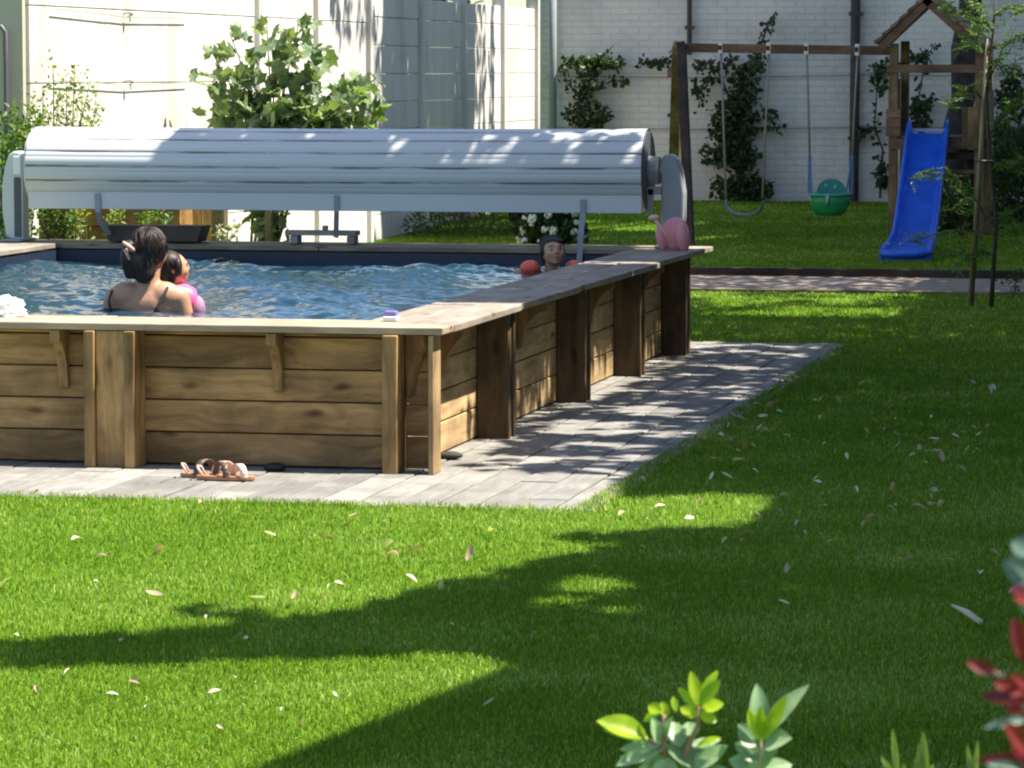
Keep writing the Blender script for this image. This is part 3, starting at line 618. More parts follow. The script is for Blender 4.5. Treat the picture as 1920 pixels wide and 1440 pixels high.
b = MB(); b.box((-5.0, 26.6, 0), (14, 26.85, 4.6)); o = b.build('brick_wall', brickmat()); tag(o, 'long cream painted brick wall at the back of the garden', 'wall')
# pale ledge-like cable on the brick wall
b = MB()
for z in (1.62, 1.03): b.tube([(-4.9, 26.57, z), (-3.2, 26.56, z-.02), (-1.3, 26.56, z+.01), (1.5, 26.56, z)], .006, 6)
o = b.build('trellis_wire', M_wire); tag(o, 'thin dark training wires strung along the brick wall', 'wires')
b = MB(); q = aty(1292, 0, 26.5); b.tube([(q.x, 26.53, 1.86), (q.x, 26.53, 4.2)], .028, 10); b.box((q.x-.05, 26.5, 2.15), (q.x+.05, 26.58, 2.19)); o = b.build('downpipe', plain('pipe_brown', (.06, .05, .045), .5, .1)); tag(o, 'narrow dark downpipe on the brick wall above the left swing leg', 'pipe')
b = MB(); q = aty(1605, 0, 26.5); b.tube([(q.x-.01, 26.51, .2), (q.x, 26.51, 4.2)], .055, 12)
for z in (.9, 2.3): b.box((q.x-.075, 26.45, z), (q.x+.075, 26.58, z+.04))
o = b.build('downpipe', plain('pipe_dark', (.035, .03, .032), .5, .2)); tag(o, 'thick dark downpipe on the brick wall behind the green baby swing', 'pipe')
# building at the left
hb = thing('building', 'beige rendered building corner at the far left behind the pool', 'building', (-5.6, 9, 0))
b = MB(); b.box((-9, 8.84, 0), (-4.93, 8.98+.0, 4.5)); b.box((-9, 8.99, 0), (-5.1, 14, 4.5)); b.build('wall', plain('beige_render', (.48, .42, .34), .9, .06, 3, .2, bscale=30), hb)
q = aty(4, 100, 8.8); b = MB(); b.tube([aty(-14, 48, 8.8), aty(3, 50, 8.8), aty(10, 60, 8.8), aty(11, 120, 8.8), aty(12, 212, 8.8), aty(12, 330, 8.8)], .016, 8); b.build('pipe', plain('pipe_grey', (.1, .1, .11), .5, .1), hb, smooth=True)

# ------------------------------------------------------------------ foliage helpers
def leaves_mesh(name, P, Dr, L, W, mat, parent=None, fold=.25, off=None, kind='lance'):
    P = np.asarray(P, np.float64); n = len(P); Dr = np.asarray(Dr, np.float64); Dr /= np.linalg.norm(Dr, axis=1, keepdims=True)+1e-9
    A = rng.normal(size=(n, 3)); S = np.cross(Dr, A); S /= np.linalg.norm(S, axis=1, keepdims=True)+1e-9; U = np.cross(S, Dr)
    L = np.broadcast_to(np.asarray(L, float), (n,))[:, None]; W = np.broadcast_to(np.asarray(W, float), (n,))[:, None]
    if kind == 'lance': prof = [(.0, 0, 0), (.35, .5, fold), (.7, .38, fold*.7), (1, 0, -.1), (.7, -.38, fold*.7), (.35, -.5, fold), (.5, 0, 0)]; F = [(0, 6, 2), (0, 2, 1), (6, 3, 2), (0, 5, 4), (0, 4, 6), (6, 4, 3)]; F = [(0, 6, 1), (1, 6, 2), (2, 6, 3), (3, 6, 4), (4, 6, 5), (5, 6, 0)]
    elif kind == 'fig': prof = [(0, 0, 0), (.25, .45, .1), (.15, .65, .0), (.5, .5, .15), (.8, .6, .0), (.75, .2, .12), (1, 0, 0), (.75, -.2, .12), (.8, -.6, 0), (.5, -.5, .15), (.15, -.65, 0), (.25, -.45, .1), (.45, 0, -.05)]; F = [(i, 12, (i+1) % 12) for i in range(12)]
    else: prof = [(0, 0, 0), (.5, .5, fold), (1, 0, 0), (.5, -.5, fold)]; F = [(0, 2, 1), (0, 3, 2)]
    V = np.stack([P+Dr*(a*L)+S*(b_*W)+U*(c_*W) for a, b_, c_ in prof], 1).reshape(-1, 3)
    F = np.array(F); idx = (np.arange(n)*len(prof))[:, None, None]+F[None]
    if parent is not None: V = V-np.array(WM[parent.name].translation)
    return np_mesh(name, V, idx.reshape(-1, 3), 3, mat, parent)
def rdir(n, up=.3): d = rng.normal(size=(n, 3)); d[:, 2] = np.abs(d[:, 2])*.6+up*0; return d
def shrub(name, label, cat, base, stems, nleaf, L, W, mat, smat, kind='lance', spread=.09, droop=0., group=None, leafname='foliage', srad=.012):
    """stems: list of point lists; leaves ride along the upper part of each stem"""
    t = thing(name, label, cat, base, 0, group); b = MB()
    P = []; D = []
    for st in stems:
        st = [Vector(p) for p in st]; k = len(st); b.tube(st, [srad*(1-.75*i/(k-1)) for i in range(k)], 6)
    b.build('stem', smat, t)
    per = max(1, nleaf//len(stems))
    for st in stems:
        st = [Vector(p) for p in st]
        for _ in range(per):
            u = (random.random()**.6)*(len(st)-1.001); i = int(u); p = st[i].lerp(st[i+1], u-i)
            d = (st[i+1]-st[i]).normalized()*.5+Vector((random.gauss(0, 1), random.gauss(0, 1), random.gauss(0, .6)-droop)).normalized()
            o = Vector((random.gauss(0, 1), random.gauss(0, 1), random.gauss(0, 1)))*spread*.4
            P.append(p+o); D.append(d)
    n = len(P); leaves_mesh(leafname, P, D, L*(.6+.6*rng.random(n)), W*(.6+.6*rng.random(n)), mat, t, kind=kind); return t
BARK = plain('bark', (.09, .07, .055), .9, .4, 14, .6, bscale=30); STEM = plain('green_stem', (.12, .13, .06), .7, .2)
FIGM = leafmat('fig_leaf', (.09, .14, .08), (.26, .34, .19), .28, .35); YGM = leafmat('yellow_green_leaf', (.1, .17, .03), (.34, .36, .12), .4)
IVYM = leafmat('ivy_leaf', (.02, .045, .018), (.06, .1, .035), .25); DGM = leafmat('dark_shrub_leaf', (.02, .05, .02), (.05, .1, .03), .3); GRM = leafmat('garden_leaf', (.05, .11, .02), (.16, .25, .05), .4)
# fig bush in front of the fence
base = Vector((-4.25, 12.2, .0)); stems = []
def yz(px, py, Y): return aty(px, py, Y)
for px, py, mid in [(395, 95, 470), (430, 60, 490), (500, 40, 510), (560, 45, 520), (610, 95, 540), (650, 150, 570), (700, 150, 600), (715, 200, 610), (400, 190, 470), (455, 130, 480), (540, 120, 520), (600, 190, 560), (520, 80, 510), (480, 200, 500), (560, 200, 540), (420, 225, 470), (640, 215, 590), (690, 240, 600), (400, 150, 480), (585, 130, 550), (675, 180, 590), (450, 230, 490), (530, 230, 520), (610, 235, 570)]:
    Y = 12.2+random.uniform(-.35, .3); tip = yz(px, py, Y); m_ = yz(mid, 240, 12.2)
    stems.append([base+Vector((random.uniform(-.1, .1), random.uniform(-.1, .1), 0)), base.lerp(m_, .7)+Vector((0, 0, .1)), m_, m_.lerp(tip, .6)+Vector((0, 0, .03)), tip])
shrub('fig_bush', 'large leafy fig bush in front of the sunlit white fence', 'bush', base, stems, 760, .13, .12, FIGM, BARK, 'fig', spread=.13, droop=.3)
# left shrub, yellowish
def fan_stems(base, tips, jit=.05):
    out = []
    for tp in tips:
        tp = Vector(tp); m_ = base.lerp(tp, .5)+Vector((random.uniform(-jit, jit), random.uniform(-jit, jit), .08)); out.append([base+Vector((random.uniform(-jit, jit), random.uniform(-jit, jit), 0)), m_, m_.lerp(tp, .6)+Vector((0, 0, .03)), tp])
    return out
bs = aty(110, 450, 8.4); bs.z = 0
tips = [aty(px, py, 8.4+random.uniform(-.3, .3)) for px, py in [(100, 130), (140, 125), (170, 150), (185, 195), (80, 160), (60, 185), (125, 150), (155, 180), (110, 180), (90, 210), (140, 215), (175, 225), (60, 220), (120, 230), (155, 235)]]
shrub('flowering_shrub', 'airy yellow green shrub behind the left end of the roller', 'shrub', bs, fan_stems(bs, tips), 1500, .038, .02, YGM, BARK, spread=.09, srad=.008)
bs = aty(25, 460, 8.0); bs.z = 0
tips = [aty(px, py, 8.0+random.uniform(-.3, .3)) for px, py in [(10, 215), (30, 205), (50, 215), (70, 230), (5, 260), (45, 260), (70, 280), (20, 300), (60, 330), (5, 350), (30, 240), (68, 300), (66, 360), (0, 400)]]
shrub('leafy_shrub', 'dense green shrub at the far left behind the roller support', 'shrub', bs, fan_stems(bs, tips), 1500, .05, .028, GRM, BARK, spread=.1, srad=.008)
# wooden planter fence behind the pool, with plants before it
pf = thing('planter_box', 'orange brown wooden planter box behind the pool under the left of the roller', 'planter', (-4.3, 8.62, 0))
x0, x1 = aty(72, 400, 8.62).x, aty(338, 400, 8.62).x
b = MB()
for k in range(5): b.box((x0, 8.62+random.uniform(-.003, .003), .02+k*.155), (x1, 8.645, .168+k*.155))
b.build('front_panel', FENCE_W, pf, bevel=.004)
for xx in (x0, x1-.04):
    b = MB(); b.box((xx, 8.65, .02), (xx+.04, 8.9, .79)); b.build('side_panel', FENCE_W, pf, bevel=.004)
b = MB(); b.box((x0+.045, 8.65, .5), (x1-.045, 8.9, .72)); b.build('soil', plain('soil', (.05, .035, .025), .95, .3), pf)
ws = thing('wooden_screen', 'bright orange vertical board screen behind the pool beside the dark post', 'screen', (-4.3, 11, 0)); x0, x1 = aty(335, 400, 11).x, aty(400, 400, 11).x
n = 3
for k in range(n): b = MB(); b.box((x0+(x1-x0)*k/n+.003, 11, 0.02), (x0+(x1-x0)*(k+1)/n-.003, 11.025, 1.0)); b.build('board', FENCE_Z, ws, bevel=.004)
for i, (px, wd, Y, lb) in enumerate(((412, .1, 11.0, 'dark squat wooden post beside the orange board screen'), (504, .05, 12.0, 'slim brown wooden post in front of the white fence under the roller'))):
    q = aty(px, 400, Y); b = MB(); b.box((q.x-wd/2, Y-wd/2, 0), (q.x+wd/2, Y+wd/2, 1.0 + .15*i)); tag(b.build('wooden_post', POST_W, bevel=.006), lb, 'post')
for i, (px, lb, hh_) in enumerate(((90, 'leafy green plant at the left end of the orange planter box', .36), (120, 'tall green plant between the planter box and the leftmost strap', .42), (150, 'yellow green plant right beside the leftmost strap', .4), (215, 'pale yellow plant before the middle of the orange planter box', .42), (275, 'pale green plant before the right half of the planter box', .44), (310, 'dark green plant at the right end of the orange planter box', .46))):
    q = aty(px, 455, 8.35); q.z = 0; tips = [aty(px+random.uniform(-16, 16), random.uniform(385, 425), 8.35+random.uniform(-.1, .1)) for _ in range(5)]
    shrub('garden_plant', lb, 'plant', q, fan_stems(q, tips, .02), 130, .045, .022, YGM if i in (2, 3) else GRM, STEM, spread=.05, srad=.005, group='plants behind the pool')
q = aty(432, 455, 10.8); q.z = 0; tips = [aty(px, py, 10.8) for px, py in ((405, 425), (440, 410), (428, 430), (448, 430), (415, 440))]
shrub('garden_plant', 'small pale leafed plant at the foot of the dark post', 'plant', q, fan_stems(q, tips, .02), 60, .06, .035, leafmat('silver_leaf', (.2, .21, .15), (.4, .4, .3), .3), STEM, spread=.05, srad=.005)
# climbing plants on the brick wall
def climber(lb, bpx, pts, n, L=.07, blobs=(), group='climbers on the brick wall'):
    b0 = aty(bpx, 372, 26.3); b0.z = gz(26.3); stems = []
    for pl in pts: stems.append([aty(px, py, 26.42+random.uniform(-.06, .05)) for px, py in pl])
    t = thing('climbing_plant', lb, 'climber', b0, 0, group); m = MB()
    for st in stems: m.tube(st, [.016*(1-.7*i/(len(st)-1)) for i in range(len(st))], 6)
    m.build('stem', BARK, t); P = []; D = []
    for (cx, cy, rx, ry, k) in blobs:
        for _ in range(int(k*1.7)):
            a = random.random()*6.28; r = random.random()**.6; q = aty(cx+rx*r*math.cos(a), cy+ry*r*math.sin(a), 26.35+random.uniform(-.16, .16)); P.append(q); D.append((random.gauss(0, 1), random.gauss(0, 1)-.6, random.gauss(-.3, 1)))
    for st in stems:
        for _ in range(n):
            u = random.random()*(len(st)-1.001); i = int(u); q = st[i].lerp(st[i+1], u-i)+Vector((random.gauss(0, .035), random.gauss(-.02, .03), random.gauss(0, .035))); P.append(q); D.append((random.gauss(0, 1), random.gauss(0, 1)-.6, random.gauss(-.3, 1)))
    k = len(P); leaves_mesh('foliage', P, D, L*(.6+.7*rng.random(k)), L*.75*(.6+.7*rng.random(k)), IVYM, t); return t
climber('sparse climber on the brick wall just left of the swing frame above the roller', 1105, [[(1105, 372), (1100, 240), (1095, 180), (1120, 120), (1150, 85)], [(1100, 200), (1060, 150), (1060, 110)], [(1095, 180), (1150, 150), (1175, 155)], [(1120, 120), (1070, 115)], [(1100, 235), (1145, 215)], [(1110, 130), (1165, 115)]], 50,
        blobs=[(1100, 215, 42, 30, 170), (1100, 150, 22, 30, 70), (1130, 118, 38, 16, 90), (1075, 115, 18, 12, 25)])
climber('bushy dark climber on the brick wall behind the empty swing seat', 1395, [[(1395, 372), (1380, 300), (1375, 220), (1395, 150), (1420, 105)], [(1375, 200), (1345, 130), (1305, 130)], [(1340, 115), (1300, 125)], [(1380, 260), (1330, 255)], [(1385, 300), (1320, 300)], [(1380, 240), (1440, 240), (1470, 238)], [(1420, 105), (1440, 45), (1455, 20)], [(1345, 145), (1305, 165)], [(1300, 165), (1320, 195)], [(1360, 125), (1375, 110)]], 38,
        blobs=[(1400, 355, 50, 28, 260), (1390, 300, 34, 40, 200), (1375, 230, 40, 50, 330), (1395, 165, 26, 45, 190), (1345, 285, 30, 26, 90), (1420, 120, 18, 18, 50), (1350, 350, 18, 25, 30), (1435, 215, 22, 14, 30)])
climber('thin climber arm reaching from behind the swing frame beam end', 1262, [[(1262, 372), (1268, 250), (1270, 120), (1235, 118), (1200, 118)]], 55, L=.06, blobs=[(1225, 116, 28, 7, 50), (1265, 105, 10, 10, 20)])
climber('climber on the brick wall seen through the play tower', 1725, [[(1730, 372), (1725, 260), (1720, 200), (1735, 110), (1755, 80)], [(1720, 210), (1745, 180)], [(1735, 110), (1700, 105)]], 45, blobs=[(1725, 215, 20, 38, 110), (1730, 300, 20, 40, 60)])
climber('thin climber on the brick wall left of the play tower', 1650, [[(1650, 372), (1655, 280), (1640, 240), (1645, 150), (1635, 120)], [(1640, 240), (1605, 243)], [(1645, 150), (1665, 110)]], 50, blobs=[(1655, 330, 14, 30, 60), (1655, 145, 14, 30, 35)])
climber('dark dense climber on the brick wall at the right edge beyond the staked tree', 1890, [[(1890, 372), (1885, 280), (1880, 200), (1900, 130)], [(1885, 280), (1915, 230)]], 30, blobs=[(1890, 300, 38, 60, 340), (1895, 190, 34, 40, 130), (1870, 240, 22, 20, 60), (1905, 150, 18, 22, 40)])
# low bushes near the fence's far end
def mound(name, lb, cat, c, rx, ry, rz, n, L, W, mat, kind='lance', flowers=None):
    t = thing(name, lb, cat, c); P = []; D = []
    for _ in range(n):
        v = Vector((random.gauss(0, 1), random.gauss(0, 1), abs(random.gauss(0, 1)))).normalized(); r = random.random()**.35*(1+.15*noise.noise(v*3))
        P.append((c[0]+v.x*rx*r, c[1]+v.y*ry*r, c[2]+v.z*rz*r)); D.append(v+Vector((random.gauss(0, .6), random.gauss(0, .6), random.gauss(.2, .5))))
    k = len(P); leaves_mesh('foliage', P, D, L*(.6+.7*rng.random(k)), W*(.6+.7*rng.random(k)), mat, t, kind=kind)
    b = MB()
    for _ in range(7):
        a = random.random()*6.28; b.tube([(c[0], c[1], c[2]-.02), (c[0]+math.cos(a)*rx*.4, c[1]+math.sin(a)*ry*.4, c[2]+rz*.7)], [.01, .004], 6)
    b.build('stem', BARK, t)
    if flowers:
        for _ in range(flowers):
            v = Vector((random.gauss(0, 1), -abs(random.gauss(0, 1)), abs(random.gauss(0, 1)))).normalized(); q = Vector((c[0]+v.x*rx*1.02, c[1]+v.y*ry*1.02, c[2]+v.z*rz*1.03)); b = MB(); rr = random.uniform(.022, .042)
            for j in range(14):
                d_ = Vector((random.gauss(0, 1), random.gauss(0, 1), random.gauss(0, 1))).normalized(); b.ball(q+d_*rr*.7, rr*.45, None, 6, 4)
            b.build('flower_head', M_flw, t, smooth=True)
    return t
M_flw = plain('petal_white', (.6, .68, .55), .6, .1)
c = aty(850, 400, 19.3); mound('ground_shrub', 'low rounded olive green shrub against the shaded fence below the roller', 'shrub', (c.x+.06, 19.3, gz(19.3)), .56, .5, .34, 2600, .05, .012, leafmat('olive_leaf', (.05, .08, .02), (.1, .14, .035), .3))
c = aty(1000, 400, 19.2); mound('dark_shrub', 'small dark leaved shrub between the olive shrub and the hydrangea', 'shrub', (c.x-.08, 19.7, gz(19.7)), .28, .25, .36, 900, .06, .03, leafmat('purple_leaf', (.02, .02, .016), (.05, .035, .03), .2))
c = aty(1035, 400, 18.2); mound('hydrangea', 'dark leaved hydrangea with pale flower heads just left of the rightmost strap', 'shrub', (c.x, 18.2, gz(18.2)), .30, .26, .37, 900, .09, .055, DGM, flowers=34)

# ------------------------------------------------------------------ play tower, slide and swings
BY = 20.0
sw = thing('swing_set', 'dark brown wooden swing beam on A-shaped legs joined to the play tower', 'swing frame', (-1.4, BY, gz(BY)))
bl, br_ = aty(1268, 89, BY), aty(1668, 95, BY)
b = MB(); b.beam((bl.x, BY, bl.z), (br_.x, BY, br_.z), .085, .085); b.build('beam', PS_X, sw, bevel=.006)
W_DK = wood('dark_leg', 2, (.03, .018, .014), (.085, .05, .036), knots=False)
b = MB(); b.beam((-1.81, 17.83, gz(17.8)-.05), (bl.x+.06, BY-.06, bl.z+.03), .08, .08, up=(0, 1, 0)); b.build('leg', W_DK, sw, bevel=.006)
b = MB(); b.beam((-2.72, 22.3, gz(22.3)-.05), (bl.x+.01, BY+.05, bl.z+.03), .1, .08, up=(0, 1, 0)); b.build('leg', PS_Z, sw, bevel=.006)
b = MB(); b.beam((bl.x-.02, BY-.25, bl.z-.24), (bl.x-.1, BY+.2, bl.z-.24), .04, .09); b.build('cross_piece', PS_X, sw, bevel=.004)
M_rope = plain('rope', (.32, .3, .26), .8, .15, 30, .3); M_wht = plain('clamp_white', (.75, .75, .72), .4, .05); M_blk = plain('clamp_black', (.02, .02, .02), .5, .1)
def hanger(t, X, z1, zb, x1, dark_to=None):
    b = MB(); b.box((X-.022, BY-.052, zb-.06), (X+.022, BY+.052, zb+.05)); o = b.build('clamp', M_wht, t, bevel=.006)
    b = MB(); b.box((X-.02, BY-.057, zb-.025), (X+.014, BY-.05, zb+.02)); b.build('band', M_blk, o)
    b = MB(); b.tube([(X, BY, zb-.05), (X*.6+x1*.4, BY, zb*.6+z1*.4), (x1, BY, z1)], .011, 8); b.build('rope', M_rope, t, smooth=True)
s1 = thing('swing', 'empty curved belt swing hanging by two ropes in front of the dark climber', 'swing', (-1.64, BY, gz(BY)), 0, 'swings on the beam')
zb = bl.z
hanger(s1, -1.869, .46, zb, -1.815); hanger(s1, -1.406, .46, zb-.005, -1.46)
b = MB(); n = 14; top = []; 
for k in range(n+1):
    t_ = math.pi*k/n; x = -1.638-.185*math.cos(t_); z = .44-.13*math.sin(t_)**.8; top.append((x, z))
vs = []; fs = []
for x, z in top: vs += [(x, BY-.075, z), (x, BY+.075, z), (x, BY+.075, z-.025), (x, BY-.075, z-.025)]
for k in range(n): 
    for j in range(4): fs.append((k*4+j, k*4+(j+1) % 4, k*4+4+(j+1) % 4, k*4+4+j))
fs += [(3, 2, 1, 0), (n*4, n*4+1, n*4+2, n*4+3)]
b.add(vs, fs); b.build('seat', plain('grey_blue_rubber', (.17, .23, .26), .45, .1), s1, weld=True, smooth=True)
s2 = thing('baby_swing', 'green and turquoise plastic baby swing seat hanging by two ropes', 'swing', (-.82, BY, gz(BY)), 0, 'swings on the beam')
hanger(s2, -1.042, .86, zb-.01, -1.008); hanger(s2, -.557, .86, zb-.02, -.60)
GRN = plain('green_plastic', (.03, .33, .12), .35, .05, 4, 0); TEAL = plain('turquoise_plastic', (.015, .28, .27), .35, .05, 4, 0); BLUP = plain('blue_plastic_loop', (.05, .17, .36), .35, .05, 4, 0)
for X, X1 in ((-1.008, -.975), (-.60, -.655)):
    b = MB(); b.beam((X, BY, .87), (X, BY-.02, .50), .03, .02, up=(0, 1, 0)); b.beam((X, BY, .86), (X1, BY-.08, .46), .018, .018, up=(0, 1, 0)); b.build('hanging_bar', BLUP, s2, bevel=.003)
def bowl(mb, rx, ry, zt, zb_, open_=True, th=.018, n=22, c=(-.813, BY)):
    rings = [(1.0, zt), (.98, zt*.6+zb_*.4), (.85, zt*.25+zb_*.75), (.6, zb_), (0.01, zb_)]
    vs = []; fs = []
    for sgn in (0, 1):
        for f_, z in rings:
            for k in range(n):
                a = 2*math.pi*k/n; r = f_-(th/rx if sgn else 0); r = max(r, .005); vs.append((c[0]+rx*r*math.cos(a), c[1]+ry*r*math.sin(a), z+(th if sgn and z < zt-.01 else 0)))
    m_ = len(rings)
    for s_ in (0, 1):
        for i in range(m_-1):
            for k in range(n):
                q_ = (s_*m_*n+i*n+k, s_*m_*n+i*n+(k+1) % n, s_*m_*n+(i+1)*n+(k+1) % n, s_*m_*n+(i+1)*n+k); fs.append(q_ if s_ else q_[::-1])
    for k in range(n): fs.append((k, (k+1) % n, m_*n+(k+1) % n, m_*n+k))
    mb.add(vs, fs)
b = MB(); bowl(b, .195, .15, .50, .30); b.build('seat', GRN, s2, smooth=True)
b = MB(); b.tube([(-.813+.198*math.cos(2*math.pi*k/24), BY+.153*math.sin(2*math.pi*k/24), .50) for k in range(25)], .014, 8, cap=False); b.build('rim', plain('mint_plastic', (.08, .42, .32), .35, .05, 4, 0), s2, smooth=True)
b = MB(); bb = []
for k in range(15):
    a = math.pi*k/14; bb.append((-.813-.145*math.cos(a), .48+.17*math.sin(a)**.75))
M = Matrix(((1, 0, 0, 0), (0, 0, -1, BY+.12), (0, 1, 0, 0), (0, 0, 0, 1))); b.prism(bb[::-1], -.012, .012, M); b.build('backrest', TEAL, s2, bevel=.006, weld=True)
b = MB()
for x, z in ((-.86, .58), (-.77, .57)): b.ball((x, BY+.105, z), (.018, .006, .022))
b.build('backrest_vent', plain('pale_teal', (.2, .5, .5), .4, .05), s2, smooth=True)
b = MB(); b.tube([(-.813, BY-.15, .51), (-.813, BY-.165, .46), (-.82, BY-.155, .41)], .014, 8); b.build('front_buckle', plain('mint_pale', (.35, .6, .5), .4, .05), s2, smooth=True)
b = MB(); b.tube([(-.95, BY-.06, .315), (-.93, BY-.06, .26), (-.9, BY-.05, .275)], .012, 8); b.build('leg_tab', GRN, s2, smooth=True)

tw = thing('play_tower', 'brown wooden play tower with gabled plank roof behind the blue slide', 'play tower', (.27, 19.7, gz(19.7)))
TF, TB = 19.2, 20.2; xl, xr = -.125, .668; gzT = gz(19.5)-.05
for x, y in ((xl, TF), (xr, TF), (xl, TB), (xr, TB)):
    b = MB(); b.box((x-.04, y-.035, gzT), (x+.04, y+.035, 1.93 if y == TF else 1.96)); b.build('post', PS_Z, tw, bevel=.005)
b = MB(); b.box((xl-.06, TF-.06, 1.66), (xr+.06, TF-.037, 1.735)); b.build('crossbar', PS_X, tw, bevel=.004)
b = MB(); b.box((xl-.042, TF+.04, 1.69), (xl-.02, TB-.04, 1.76)); b.build('crossbar', PS_Y, tw, bevel=.004)
b = MB(); b.box((xr+.02, TF+.04, 1.69), (xr+.042, TB-.04, 1.76)); b.build('crossbar', PS_Y, tw, bevel=.004)
# platform
b = MB()
for k in range(8): b.box((xl-.03, TF+.125*k, 1.045), (xr+.03, TF+.125*k+.115, 1.07))
b.build('platform', PS_X, tw, bevel=.003)
b = MB(); b.box((xl-.04, TF-.058, .955), (xr+.04, TF-.037, 1.04)); b.build('platform_beam', PS_X, tw, bevel=.003)
# side and front panels
b = MB()
for k in range(3): b.box((xl-.065, TF-.062, 1.075+.085*k), (xl+.07, TF-.04, 1.155+.085*k))
b.build('front_panel', PS_X, tw, bevel=.003)
b = MB()
for k in range(4): b.box((xr-.155+.05*k, TF-.062, .96), (xr-.108+.05*k, TF-.04, 1.345))
b.build('front_panel', wood('panel_light', 2, (.16, .1, .045), (.3, .2, .1), knots=False), tw, bevel=.003)
for x in (xl-.055, xr+.045):
    b = MB()
    for k in range(7): b.box((x, TF+.05+.13*k, 1.075), (x+.016, TF+.165+.13*k, 1.6 if x < 0 else 1.5))
    b.build('side_panel', PS_Z, tw, bevel=.002)
# roof
ap = Vector((.19, 0, 2.36)); el = Vector((-.27, 0, 1.93)); er = Vector((.745, 0, 1.885))
W_RF = wood('roof_boards', 1, (.16, .11, .07), (.34, .24, .16), knots=False)
for e_, nm in ((el, -1), (er, 1)):
    d_ = (ap-e_); L = d_.length; d_.normalize(); up = Vector((0, 1, 0)).cross(d_)*(1 if nm > 0 else -1)
    if up.z < 0: up = -up
    b = MB(); k = 6
    for i in range(k):
        p0 = e_+d_*(L*i/k-.012); p1 = e_+d_*(L*(i+1)/k)
        q0 = p0+up*.02; q1 = p1+up*.004
        vs = []
        for y in (TF-.16, TB+.12):
            for pp, uu in ((p0, q0), (p1, q1)): vs += [Vector((pp.x, y, pp.z)), Vector((uu.x+up.x*.016, y, uu.z+up.z*.016))]
        b.add(vs, [(0, 1, 3, 2), (4, 6, 7, 5), (0, 4, 5, 1), (2, 3, 7, 6), (1, 5, 7, 3), (0, 2, 6, 4)])
    b.build('roof', W_RF, tw, weld=False)
    # barge board at the gable
    b = MB(); pe = e_-up*.05; pa = ap-up*.05 if nm < 0 else ap-up*.05
    b.beam((pe.x, TF-.135, pe.z), (pa.x, TF-.135, pa.z+.02), .022, .075, up=up); b.build('gable_board', PS_X, tw, bevel=.003)
# gable collar, slightly arched, and rafters at back
b = MB(); pts = [(ap.x+.0, 2.30), (ap.x+.13, 2.16), (ap.x+.24, 2.13), (ap.x+.16, 2.25), (ap.x+.06, 2.325)]
b = MB(); M = Matrix(((1, 0, 0, 0), (0, 0, -1, TF-.105), (0, 1, 0, 0), (0, 0, 0, 1)))
arch = [(ap.x-.17, 2.12), (ap.x-.1, 2.205), (ap.x-.03, 2.25), (ap.x+.04, 2.25), (ap.x+.11, 2.205), (ap.x+.17, 2.12), (ap.x+.24, 2.13), (ap.x, 2.345), (ap.x-.24, 2.13)]
b.prism(arch, -.01, .01, M); b.build('gable_arch', PS_X, tw)
# ladder and lower braces on the right
b = MB(); b.box((xr-.33, TF-.03, .86), (xr-.04, TF+.0, .925)); b.build('brace', W_DK, tw, bevel=.003)
poly = [(xr-.04, .95), (xr-.22, .95), (xr-.16, .9), (xr-.1, .8), (xr-.075, .6), (xr-.04, .6)]
b = MB(); b.prism(poly[::-1], -.01, .01, Matrix(((1, 0, 0, 0), (0, 0, -1, TF+.06), (0, 1, 0, 0), (0, 0, 0, 1)))); b.build('curved_brace', W_DK, tw)
b = MB(); b.box((xr-.36, TF-.02, .73), (xr-.03, TF+.03, .765)); b.build('step', PS_X, tw, bevel=.003)
b = MB(); b.beam((xr-.2, TF+.55, gzT), (xr-.2, TF+.5, 1.04), .05, .06); b.build('inner_post', W_DK, tw, bevel=.003)
# slide
sd = thing('slide', 'bright blue plastic slide leading down from the play tower', 'slide', (.2, 18.2, gz(18.2)))
def bluemat():
    m, n, l, b = newmat('blue_slide'); b.inputs['Base Color'].default_value = (.008, .10, .62, 1); b.inputs['Roughness'].default_value = .38; b.inputs['Specular IOR Level'].default_value = .4
    tc = N(n, 'ShaderNodeTexCoord'); no = N(n, 'ShaderNodeTexNoise'); no.inputs['Scale'].default_value = 9; no.inputs['Detail'].default_value = 5; l.new(tc.outputs['Object'], no.inputs[0]); r = ramp(n, [(.3, (.006, .085, .55)), (.7, (.012, .13, .7))]); l.new(no.outputs[0], r.inputs[0]); l.new(r.outputs[0], b.inputs['Base Color']); return m
BLU = bluemat()
prof = [(19.25, 1.10), (19.12, 1.10), (19.0, 1.03), (18.7, .80), (18.45, .66), (18.3, .60), (18.1, .49), (17.8, .32), (17.4, .18), (17.0, .15), (16.4, .14), (16.25, .145), (16.2, .09)]
xc = .197; hwid = lambda k: .195 if k < 9 else .205+.006*(k-9)
cs = lambda hw: [(-hw, -.03), (-hw, .085), (-hw+.012, .098), (-hw+.03, .095), (-hw+.034, .08), (-hw+.045, .01), (-hw+.07, 0), (hw-.07, 0), (hw-.045, .01), (hw-.034, .08), (hw-.03, .095), (hw-.012, .098), (hw, .085), (hw, -.03), (hw-.02, -.03), (hw-.02, .06), (hw-.05, -.02), (-hw+.05, -.02), (-hw+.02, .06), (-hw+.02, -.03)]
vs = []; fs = []; nc = 20
for k, (y, z) in enumerate(prof):
    hw = hwid(k); sdm = 1.0 if k < 9 else max(.25, 1-.22*(k-8))
    if k == 0: sdm = 1.35
    for x, zz in cs(hw): vs.append((xc+x+.105*((19.25-y)/3.05)**1.3, y, z+(zz*sdm if zz > 0 else zz)))
for k in range(len(prof)-1):
    for j in range(nc): fs.append((k*nc+j, k*nc+(j+1) % nc, (k+1)*nc+(j+1) % nc, (k+1)*nc+j))
fs += [tuple(range(nc)), tuple((len(prof)-1)*nc+j for j in range(nc))[::-1]]
